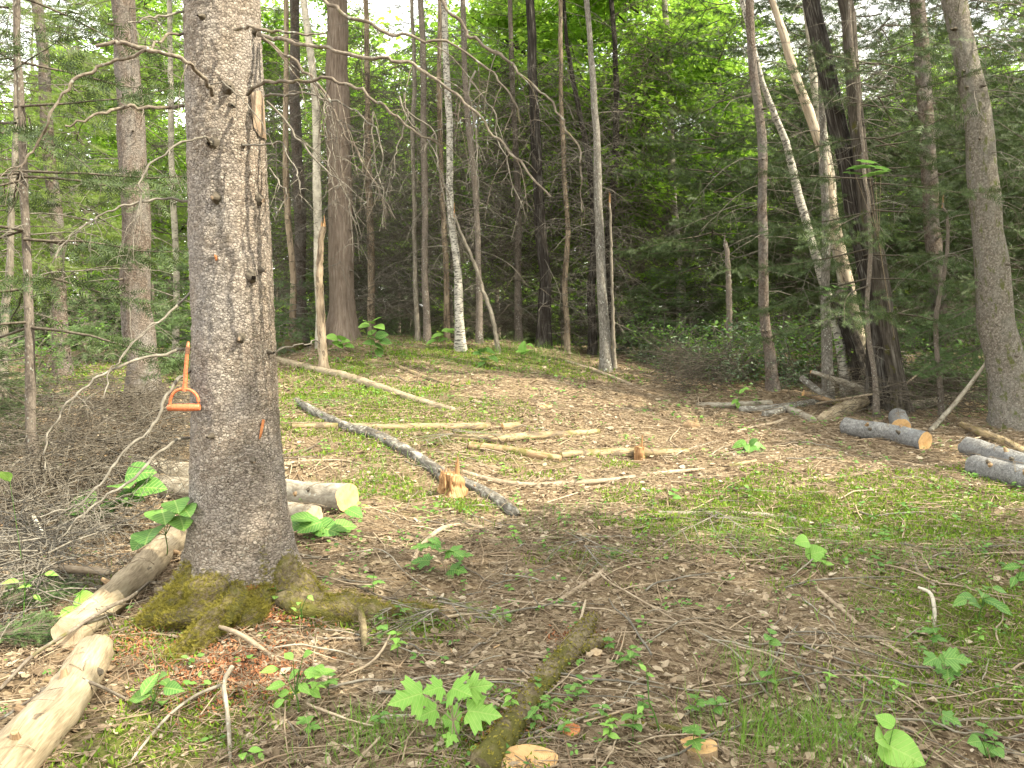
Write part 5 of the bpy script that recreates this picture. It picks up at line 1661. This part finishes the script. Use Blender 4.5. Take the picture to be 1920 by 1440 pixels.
plant('dark lobed maple seedling in the moss on the right', (1770, 1280), [(1770, 1240, 56), (1798, 1235, 44), (1778, 1265, 36), (1745, 1238, 34)], 'maple_dark', 'maple_seedling', 'seedling', .6)
plant('small dark lobed seedling near the lower right corner', (1762, 1375), [(1765, 1340, 44), (1752, 1352, 36), (1785, 1348, 34)], 'maple_dark', 'maple_seedling', 'seedling', .6)
plant('small round-leaved plant right of the yellow-green one', (1850, 1420), [(1850, 1402, 38), (1828, 1390, 28), (1872, 1410, 26)], 'heart', 'hobblebush', 'plant', .8)
plant('leafy plant leaning in at the right edge of the moss', (1915, 1100), [(1912, 1050, 40), (1895, 1062, 34), (1920, 1080, 40), (1900, 1090, 26)], 'oval', 'leafy_seedling', 'seedling', .6)
plant('maple sprig with lobed leaves on the bare soil right of the big trunk', (838, 1085), [(800, 1022, 34), (830, 1030, 42), (855, 1035, 36), (788, 1050, 38), (858, 1068, 38), (872, 1040, 30), (782, 1025, 26), (815, 1015, 28)], 'maple_dark', 'maple_seedling', 'seedling', .4)
plant('low dark sprout with small oval leaves in the central litter', (945, 1170), [(935, 1138, 22), (950, 1148, 24), (962, 1152, 22), (938, 1158, 22), (925, 1148, 18), (955, 1162, 20)], 'oval', 'leafy_seedling', 'seedling', .5)
plant('broad-leaved plant low beside the right-hand bare patch', (1403, 850), [(1385, 833, 28), (1405, 838, 30), (1425, 838, 28), (1395, 845, 24), (1412, 828, 20)], 'heart', 'hobblebush', 'plant', .6)
plant('single upright leafy sprout before the pole heap', (1380, 770), [(1378, 752, 20), (1392, 732, 18), (1374, 742, 20), (1384, 760, 18), (1399, 728, 14)], 'oval_pale', 'leafy_seedling', 'seedling', .6)
plant('big-leaved bright plant tallest on the left of the crest', (695, 675), [(690, 602, 26), (705, 598, 26), (712, 612, 24), (682, 610, 22), (698, 622, 18)], 'heart_pale', 'hobblebush', 'plant', .5)
plant('wide-leaved green plant below the tallest one on the crest', (708, 672), [(700, 632, 28), (715, 628, 26), (724, 640, 24), (692, 642, 24), (712, 650, 22), (712, 662, 20)], 'heart', 'hobblebush', 'plant', .4)
plant('drooping-leaved plant beside the stout reddish trunk', (632, 665), [(622, 632, 24), (645, 640, 24), (634, 645, 24), (655, 648, 20), (640, 632, 20)], 'heart_pale', 'hobblebush', 'plant', .5)
plant('leaning big-leaved plant right of the crest centre', (815, 655), [(820, 628, 26), (840, 620, 24), (808, 640, 22), (830, 636, 20), (848, 618, 16)], 'heart_pale', 'hobblebush', 'plant', .4)
plant('cluster of bright leaves at the foot of the leaning dead sapling', (912, 690), [(905, 655, 20), (920, 658, 22), (912, 672, 26), (926, 672, 22), (895, 662, 20), (902, 682, 18)], 'heart', 'hobblebush', 'plant', .4)
plant('bright leafy plant by the grass on the crest', (985, 682), [(980, 650, 22), (992, 646, 18), (986, 658, 22), (975, 658, 16)], 'heart_pale', 'hobblebush', 'plant', .4)
plant('tall leafy shoot lit green before the tan leaning trunk', (1570, 700), [(1552, 540, 26), (1566, 536, 22), (1582, 540, 24), (1594, 534, 20), (1548, 552, 18)], 'maple_dark', 'maple_sapling', 'sapling', .3, 9.5)
plant('green lobed leaves of a shoot hanging beside the black trunk', (1700, 760), [(1612, 310, 38), (1640, 322, 40), (1598, 322, 30), (1625, 300, 30), (1652, 312, 28)], 'maple_dark', 'maple_sapling', 'sapling', .3, 8.2)
plant('seedling with pale leaves near the sawn wedge', (1240, 1385), [(1200, 1330, 22), (1205, 1250, 20), (1222, 1266, 16)], 'oval_pale', 'leafy_seedling', 'seedling', .6)
plant('small pale sprout by the grass tuft at the bottom', (1600, 1395), [(1600, 1360, 30), (1612, 1378, 24)], 'oval_pale', 'leafy_seedling', 'seedling', .7)
plant('pale sprig of leaves low at the bottom left', (465, 1430), [(455, 1415, 30), (480, 1405, 28), (470, 1425, 26), (448, 1430, 22), (490, 1418, 20)], 'oval_pale', 'leafy_seedling', 'seedling', .6)
plant('two-leaved sprout growing from the mossy trunk foot', (565, 1160), [(560, 1130, 18), (582, 1120, 18), (552, 1142, 14)], 'oval_pale', 'leafy_seedling', 'seedling', .6, 3.5)
plant('leafy sprouts between the pale logs and the left brush', (40, 1190), [(20, 1090, 28), (48, 1098, 24), (95, 1075, 26), (10, 890, 40), (70, 1120, 20)], 'oval_pale', 'leafy_seedling', 'seedling', .6)

# small seedlings scattered over the clearing, copied
SG = 'little green seedlings dotted over the clearing'
sp_protos = []
for k, (kind, nl, hh) in enumerate([('oval', 6, .09), ('maple_dark', 3, .10), ('heart', 4, .10), ('oval_pale', 7, .12)]):
    o = empty('leafy_seedling')
    tag(o, ['little green seedling with narrow oval leaves in the litter', 'little maple seedling with lobed leaves in the litter', 'little seedling with round leaves in the litter', 'little pale seedling with many leaves in the litter'][k], 'seedling', SG)
    mb = MB(); tube(mb, [(0, 0, -.02), (.004, 0, hh * .5), (0, .003, hh)], [.002, .0016, .0012], 4); mb.build('stem', M['leaf_bush'], o)
    for j in range(nl):
        a = j * 2.4 + U(-.3, .3); z = hh * (.45 + .55 * j / nl)
        put_leaf(o, kind, np.array([0, 0, z]), nz(np.array([math.cos(a), math.sin(a), .1])), nz(np.array([0, -.2, 1.0]) + rng.normal(0, .2, 3)), U(.035, .055))
    sp_protos.append(o)
first = set()
for k in range(80):
    px, py = U(480, 1910), 700 + 730 * U() ** .8
    p = P(px, py)
    j = rng.integers(0, 4)
    o = sp_protos[j] if j not in first else copy_tree(sp_protos[j])
    first.add(j)
    o.location = p; o.rotation_euler = (0, 0, U(0, 6.3)); sc = U(.6, 1.25); o.scale = (sc, sc, sc)

# small conifer seedlings
cs = make_sapling(.34, .22, 'little yellow-tipped spruce seedling on the mossy root', 'needle_lit', None, .026, 'spruce_seedling', 'seedling', .7)
cs.location = P(822, 1190); cs.scale = (1.0, 1.0, .8)
cs2 = copy_tree(cs); cs2['label'] = 'dark bluish conifer seedling low in the central litter'; cs2.location = P(1095, 1050); cs2.scale = (1.3, 1.2, .6); cs2.rotation_euler = (0, 0, 2)
cs3 = copy_tree(cs); cs3['label'] = 'tiny conifer seedling behind the twin-leaved plant'; cs3.location = P(1345, 990); cs3.scale = (1.5, 1.2, .6); cs3.rotation_euler = (0, 0, 4)
cs4 = copy_tree(cs); cs4['label'] = 'small green conifer sprig at the foot of the big trunk, right side'; cs4.location = P(735, 1165); cs4.scale = (.6, .6, .5)
cs5 = copy_tree(cs); cs5['label'] = 'small conifer tuft lying before the splintered stump on the left'; cs5.location = P(850, 830); cs5.scale = (2, 1.6, .5)


# conifer boughs lying or hanging low on the left
def bough(label, pts, L2, mat, name='spruce_bough', tuft=.035, n=26):
    pth = smooth_path(np.array([PD(*q) if len(q) == 3 else P(q[0], q[1], .08) for q in pts]), 16)
    o0 = pth[0].copy()
    mb = MB()
    tube(mb, pth, [.009, .003], 5, 0, 5, 0, 1)
    t = nz(np.gradient(pth, axis=0)); side = nz(np.cross(t.mean(0), [0, 0, 1.0]))
    T, D, tp = [], [], []
    for q in range(n):
        s = .12 + .88 * q / n; i = min(14, int(s * 15)); p = pth[i] + (pth[i + 1] - pth[i]) * (s * 15 - i)
        for sg in (-1, 1):
            l = L2 * (1.1 - s) * U(.6, 1.1) + .05
            d = nz(t[i] * .8 + side * sg * U(.5, 1) + np.array([0, 0, U(-.25, .1)]))
            e = p + d * l
            tp.append([p, (p + e) / 2 + np.array([0, 0, .01]), e])
            k = max(4, int(l / tuft * 3))
            u = U(.1, 1, k)[:, None]
            T.append(p + (e - p) * u); D.append(nz(d[None] + rng.normal(0, .5, (k, 3))))
    T = np.concatenate(T); D = np.concatenate(D)
    inst(mb, *L_SPRAY, frames(D, rdir(len(T), .5, .5)), T, U(.6, 1.3, len(T)) * tuft * 1.2)
    tubes(mb, np.array(tp), np.array([[.003, .0022, .001]] * len(tp)), 3, 1)
    o = mb.build(name, [M[mat], M['twig_dark']], None, True, off=o0)
    o.location = o0
    return tag(o, label, 'bough')


bough('dark green spruce bough drooping at the left edge, upper one', [(-70, 690, 7.6), (-10, 710, 7.5), (40, 770, 7.4)], .5, 'needle')
bough('dark green spruce bough drooping at the left edge, middle one', [(-80, 740, 7.2), (-15, 770, 7.1), (35, 830, 7.0)], .5, 'needle')
bough('dark green spruce bough at the left edge nearest the brush', [(-80, 830, 6.9), (-20, 850, 6.8), (30, 890, 6.7)], .4, 'needle')
bough('fresh-tipped fir bough lying by the cut end of the peeled log', [(-40, 1140), (30, 1120), (110, 1095)], .30, 'needle_fir', tuft=.028)
bough('fir bough lying in the lower left under the other one', [(-40, 1200), (20, 1185), (90, 1165)], .28, 'needle_fir', tuft=.028)
bough('light green fir bough fanned out above the brush, left of the knotty spruce', [(225, 640, 10.6), (175, 625, 10.4), (135, 640, 10.2)], .55, 'needle_fir', tuft=.05)
bough('pale green fir bough spread between the knotty spruce and the big trunk', [(330, 560, 10.8), (285, 575, 10.6), (215, 575, 10.4)], .55, 'needle_fir', tuft=.05)
bough('light fir bough hanging right of the knotty spruce', [(370, 590, 10.4), (335, 600, 10.2), (300, 640, 10.1)], .45, 'needle_fir', tuft=.05)
bough('low spreading fir bough below the two above the brush', [(370, 650, 9.9), (335, 675, 9.8), (300, 690, 9.8)], .45, 'needle_fir', tuft=.05)
bough('airy spruce bough crossing the shaded trunk on the right', [(1850, 560, 9.8), (1780, 600, 9.6), (1700, 640, 9.5)], .6, 'needle_fir', tuft=.05)
bough('low spruce bough over the leaning pole on the right', [(1860, 640, 9.4), (1800, 670, 9.2), (1730, 700, 9.1)], .55, 'needle_fir', tuft=.05)

# ---------------------------------------------------------------- brush, litter, moss, grass
def brush(name, label, areas, n, mat, L=(.3, 1.1), r=.004, hz=.25):
    mb = MB(); A, R = [], []
    for k in range(n):
        a = areas[rng.integers(0, len(areas))]
        p = P(U(a[0], a[2]), U(a[1], a[3]))
        p = p + np.array([0, 0, U(.02, hz)])
        l = U(*L)
        w = wander(p, rdir(1, .05, .25)[0], l, 8, .05, .18)
        w[:, 2] = np.maximum(w[:, 2], Z(w[:, 0], w[:, 1]) + .005)
        A.append(w); R.append(np.linspace(r * U(.5, 1.3), r * .3, 8))
        for b in range(3):
            i = rng.integers(1, 7)
            w2 = wander(w[i], nz(w[i + 1] - w[i] + rdir(1)[0] * .8), l * U(.2, .5), 8, .02, .2)
            A.append(w2); R.append(np.linspace(r * .5, r * .2, 8))
    tubes(mb, np.array(A), np.array(R), 4)
    return tag(mb.build(name, M[mat]), label, None, None, 'stuff')


brush('dead_brush', 'tangle of dark dead twigs heaped on the left behind the pale logs', [(60, 780, 350, 850), (60, 850, 340, 940), (0, 930, 180, 1040), (180, 780, 350, 860)], 700, 'twig_dark', (.3, 1.2), .0045, .5)
brush('dead_brush', 'tangle of dead twigs round the pole heap at the right', [(1560, 735, 1880, 790), (1560, 735, 1880, 790), (1250, 705, 1340, 740)], 560, 'twig_dark', (.3, 1.2), .0045, .45)
brush('dead_brush', 'pale loose twigs strewn in the left brush', [(0, 800, 350, 920), (0, 900, 210, 1060), (0, 1060, 100, 1180)], 520, 'twig', (.25, .9), .0045, .4)

# sticks lying on the clearing, one object each
for k in range(250):
    px, py = U(470, 1915), 690 + 750 * U() ** .9
    p = P(px, py)
    L = U(.25, .95) * (.8 + .04 * p[1])
    a = U(-.9, .9) if U() < .7 else U(0, 6.3)
    d = np.array([math.cos(a), math.sin(a), 0])
    w = wander(p, d, L, 9, 0, .13)
    r = U(.0025, .006) * (.75 + .07 * p[1])
    w[:, 2] = Z(w[:, 0], w[:, 1]) + r + .006 + np.abs(vn2(np.arange(9) * .4, np.full(9, k), 97) - .5) * .05
    mb = MB(); tube(mb, smooth_path(w, 16), [r, r * .9, r * .4], 6, .2, 20, k, 0, True)
    if U() < .5:
        i = rng.integers(3, 7)
        w2 = wander(w[i], nz(w[i] - w[i - 1] + rdir(1)[0] * .7), L * .3, 6, .02, .1)
        tube(mb, w2, [r * .6, r * .2], 5)
    o = mb.build('dead_stick', M[['stick', 'twig', 'stick', 'log_pale', 'branch'][k % 5]], None, True, off=p); o.location = p
    tag(o, ['dry tan stick lying on the brown litter', 'grey-brown twig lying on the brown litter', 'dry tan stick lying on the brown litter', 'pale lichened stick lying on the brown litter', 'dark grey stick lying on the brown litter'][k % 5], 'stick',
        ['dry tan sticks scattered on the litter', 'grey-brown twigs scattered on the litter', 'dry tan sticks scattered on the litter', 'pale lichened sticks scattered on the litter', 'dark grey sticks scattered on the litter'][k % 5])


def field(n, y0, y1, pw=1.0):
    Y = y0 + (y1 - y0) * U(0, 1, n) ** pw
    X = U(-1, 1, n) * (.78 * Y + .5)
    return X, Y


def foot_clear(X, Y):
    return np.hypot(X - TX, Y - TY) > .27


def lay_flat(X, Y, h, tilt):
    e = .03
    gx = (Z(X + e, Y) - Z(X - e, Y)) / (2 * e); gy = (Z(X, Y + e) - Z(X, Y - e)) / (2 * e)
    n = np.stack([-gx, -gy, np.ones_like(X)], -1) + rng.normal(0, tilt, (len(X), 3))
    return np.stack([X, Y, Z(X, Y) + h], -1), nz(n)


# dry leaves
mb = MB()
for n, a, b, s in ((14000, 2.0, 5, .75), (22000, 4.5, 9, .85), (14000, 8, 15, 1.1)):
    X, Y = field(n, a, b)
    m = mossmask(X, Y)
    pt = vn2(X * 1.3, Y * 1.3, 101) * .6 + vn2(X * 5, Y * 5, 102) * .4
    ok = foot_clear(X, Y) & (U(0, 1, n) > m * .8) & (pt > .30 + U(-.15, .15, n))
    X, Y = X[ok], Y[ok]
    T, N = lay_flat(X, Y, U(.002, .016, len(X)), .32)
    a_ = U(0, 6.3, len(X)); D = np.stack([np.cos(a_), np.sin(a_), U(-.15, .25, len(X))], -1)
    sc = np.where(U(0, 1, len(X)) < .25, U(.055, .085, len(X)), U(.02, .05, len(X))) * s
    inst(mb, *L_LIT, frames(D, N), T, np.stack([sc * U(.6, 1.3, len(X)), sc, sc * U(-.6, 2.2, len(X))], -1))
tag(mb.build('leaf_litter', M['litter'], None, False), 'dry brown leaves covering the floor of the clearing', None, None, 'stuff')

# fallen needles and twig bits
mb = MB()
for n, a, b, s in ((34000, 2.0, 5, 1.0), (34000, 4.5, 9, 1.4), (20000, 8, 14.5, 2.0)):
    X, Y = field(n, a, b)
    ok = foot_clear(X, Y); X, Y = X[ok], Y[ok]; n = len(X)
    L = U(.02, .07, n) * s * np.where(U(0, 1, n) < .10, U(2, 5.5, n), 1)
    a_ = U(0, 6.3, n)
    u = np.array([-.5, 0, .5])
    px_ = X[:, None] + np.cos(a_)[:, None] * L[:, None] * u; py_ = Y[:, None] + np.sin(a_)[:, None] * L[:, None] * u
    pz_ = Z(px_, py_) + U(.003, .02, (n, 1)) + U(-.006, .012, (n, 3))
    px_[:, 1] += rng.normal(0, .05, n) * L; py_[:, 1] += rng.normal(0, .05, n) * L
    R = (U(.0007, .0015, n) * s * (.6 + L * 9))[:, None] * np.array([1, .9, .5])
    tubes(mb, np.stack([px_, py_, pz_], -1), np.minimum(R, .0042), 3)
for n, a, b, s in ((2600, 2.0, 5, 1.0), (4200, 4.5, 9, 1.3), (3200, 8, 14.5, 1.8)):
    X, Y = field(n, a, b)
    cl = vn2(X * 1.6, Y * 1.6, 131)
    ok = foot_clear(X, Y) & (cl > U(.25, .6, n)); X, Y = X[ok], Y[ok]; n = len(X)
    L = U(.08, .34, n) * (.7 + .3 * s)
    a_ = np.where(U(0, 1, n) < .6, U(-.7, .7, n), U(0, 6.3, n))
    u = np.linspace(-.5, .5, 6)
    px_ = X[:, None] + np.cos(a_)[:, None] * L[:, None] * u; py_ = Y[:, None] + np.sin(a_)[:, None] * L[:, None] * u
    bend = rng.normal(0, .10, (n, 1)) * (u ** 2 * 4 - 1)[None] + rng.normal(0, .02, (n, 6))
    px_ += -np.sin(a_)[:, None] * bend * L[:, None]; py_ += np.cos(a_)[:, None] * bend * L[:, None]
    pz_ = Z(px_, py_) + U(.006, .03, (n, 1)) + U(-.004, .01, (n, 6))
    tubes(mb, np.stack([px_, py_, pz_], -1), (U(.0009, .0024, n) * s)[:, None] * np.linspace(1, .5, 6)[None], 4, 1)
A, R = [], []
for sp, rad in LOGS:
    Lg = np.linalg.norm(np.diff(sp, axis=0), axis=1).sum()
    for q in range(int(Lg * 9) + 1):
        i = rng.integers(0, len(sp)); r = rad[i]
        a_ = U(0, 6.3); L = U(.08, .35)
        u = np.linspace(-.5, .5, 7)[:, None]
        w = sp[i] + np.array([math.cos(a_), math.sin(a_), 0]) * L * u + rng.normal(0, .004, (7, 3)) + np.array([U(-r, r) * .5, U(-r, r) * .5, 0])
        t = nz(sp[min(i + 1, len(sp) - 1)] - sp[max(i - 1, 0)])
        rel = w - sp[i]; off = np.linalg.norm(rel - np.outer(rel @ t, t), axis=1)
        zc = sp[i][2] + (rel @ t) * t[2]
        hh = np.sqrt(np.maximum(r * r * 1.1 - np.minimum(off, r) ** 2, 0))
        w[:, 2] = np.where(off < r, zc + hh, Z(w[:, 0], w[:, 1])) + .005
        w[1:-1, 2] = (w[:-2, 2] + w[1:-1, 2] * 2 + w[2:, 2]) / 4 + .003
        A.append(w); R.append(np.linspace(1, .5, 7) * U(.0012, .0026) * (.6 + .1 * sp[i][1]))
tubes(mb, np.array(A), np.array(R), 4, 1)
tag(mb.build('needle_litter', [M['needles_floor'], M['straw']]), 'fallen needles and twig bits strewn on the floor', None, None, 'stuff')

# wood chips and sawdust
mb = MB()
for n, a, b in ((500, 2.2, 5), (700, 4.5, 10)):
    X, Y = field(n, a, b)
    T, N = lay_flat(X, Y, U(.0, .01, n), .25)
    a_ = U(0, 6.3, n); D = np.stack([np.cos(a_), np.sin(a_), U(-.1, .1, n)], -1)
    inst(mb, *L_CHIP, frames(D, N), T, U(.006, .022, n)[:, None] * np.array([1.6, 1, .8]))
tag(mb.build('wood_chips', M['chip'], None, False), 'pale wood chips scattered on the floor', None, None, 'stuff')

# reddish crumbs of rotten wood before the big trunk
mb = MB()
for px, py, sx, n in ((430, 1275, .17, 2600), (480, 1150, .09, 900), (260, 1215, .10, 700), (540, 1150, .12, 700), (940, 1370, .07, 300), (1080, 1205, .07, 300)):
    c = P(px, py)
    X = c[0] + rng.normal(0, sx, n); Y = c[1] + rng.normal(0, sx * .8, n)
    T, N = lay_flat(X, Y, U(0, .022, n), .6)
    inst(mb, *L_CHIP, frames(rdir(n, 0, .3), N), T, U(.004, .017, n)[:, None] * np.array([1.3, 1, 1.2]))
tag(mb.build('rotten_wood_crumbs', M['rot'], None, False), 'reddish crumbs of rotten wood before the big trunk', None, None, 'stuff')

# moss
mb = MB()
for n, a, b, s in ((80000, 2.2, 6, 1.0), (100000, 5, 9.5, 1.35), (44000, 9, 15, 2.0)):
    X, Y = field(n, a, b)
    m = mossmask(X, Y)
    d = m + (vn2(X * 3.2, Y * 3.2, 111) - .5) * .9 + (vn2(X * 11, Y * 11, 112) - .5) * .5
    ok = (d > .28) & (m > .09); X, Y = X[ok], Y[ok]; n = len(X)
    T, N = lay_flat(X, Y, U(-.003, .012, n), .3)
    D = nz(N + rng.normal(0, .5, (n, 3)))
    inst(mb, *L_TUFT, frames(D, rdir(n)), T, U(.5, 1.3, n)[:, None] * np.array([.042, .027, .036]) * s)
tag(mb.build('ground_moss', M['moss']), 'bright green moss carpet on the right of the clearing', None, None, 'stuff')

# grass
mb = MB()
for px, py, rx, n, h in ((1520, 1385, .30, 420, .15), (1430, 1400, .22, 240, .14), (1580, 1420, .25, 260, .14), (1400, 1260, .14, 120, .12), (720, 1400, .2, 260, .10), (700, 1380, .15, 200, .08), (1010, 672, .7, 700, .22), (960, 668, .5, 300, .2), (860, 690, .9, 500, .14),
                         (1420, 1030, .3, 260, .12), (1500, 1020, .4, 300, .12), (1300, 1010, .3, 160, .12), (740, 890, .5, 420, .10), (660, 920, .3, 200, .10), (1040, 700, 1.0, 300, .12), (740, 645, 1.2, 700, .16), (640, 700, .8, 300, .14), (310, 1260, .05, 14, .2),
                         (1850, 1000, .6, 240, .1), (900, 960, .4, 180, .08), (500, 1430, .3, 160, .08), (1060, 980, .5, 200, .1), (620, 760, .9, 500, .1), (760, 740, .9, 500, .1), (900, 780, .8, 360, .08), (560, 720, .5, 260, .1), (1450, 960, .6, 300, .1), (1620, 1040, .6, 320, .1), (1780, 1060, .6, 320, .1), (1700, 1180, .4, 240, .09), (1880, 1230, .3, 200, .1), (870, 1390, .15, 90, .07), (1680, 1310, .3, 200, .09), (170, 1100, .2, 90, .12), (330, 1010, .12, 60, .1)):
    c = P(px, py)
    X = c[0] + rng.normal(0, rx * .6, n); Y = c[1] + rng.normal(0, rx * .6, n)
    T = np.stack([X, Y, Z(X, Y) - .004], -1)
    D = nz(np.array([0, 0, 1.0]) + rng.normal(0, .35, (n, 3)))
    L = U(.4, 1.2, n) * h
    inst(mb, *L_BLADE, frames(D, rdir(n, 0, .3)), T, np.stack([L * .75 * U(.7, 1.5, n) / (h * 9), L, L * U(.5, 2.2, n)], -1))
tag(mb.build('grass', M['grass']), 'thin green grass blades in loose tufts', None, None, 'stuff')

# ground cover sprouts
mb = MB()
for n, a, b, s in ((650, 2.3, 5, .9), (1500, 4.5, 9, 1.05), (2200, 8.5, 14.5, 1.4)):
    X, Y = field(n, a, b)
    den = mossmask(X, Y) * .6 + (vn2(X * 1.1, Y * 1.1, 121) - .5) * 1.2 + .5
    ok = (U(0, 1, n) < den) & foot_clear(X, Y); X, Y = X[ok], Y[ok]; n = len(X)
    k = 6
    a_ = U(0, 6.3, (n, k)); rad = U(.004, .03, (n, k)) * s
    T = np.stack([X[:, None] + np.cos(a_) * rad, Y[:, None] + np.sin(a_) * rad, Z(X, Y)[:, None] + U(.008, .06, (n, k)) * s], -1).reshape(-1, 3)
    D = np.stack([np.cos(a_), np.sin(a_), U(-.2, .4, (n, k))], -1).reshape(-1, 3)
    inst(mb, *L_SMALL, frames(D, nz(np.array([0, -.2, 1.0]) + rng.normal(0, .3, (n * k, 3)))), T, np.repeat(U(.014, .04, n) * s, k) * U(.7, 1.2, n * k))
tag(mb.build('ground_cover', M['sprout']), 'small green sprouts dotting the floor', None, None, 'stuff')
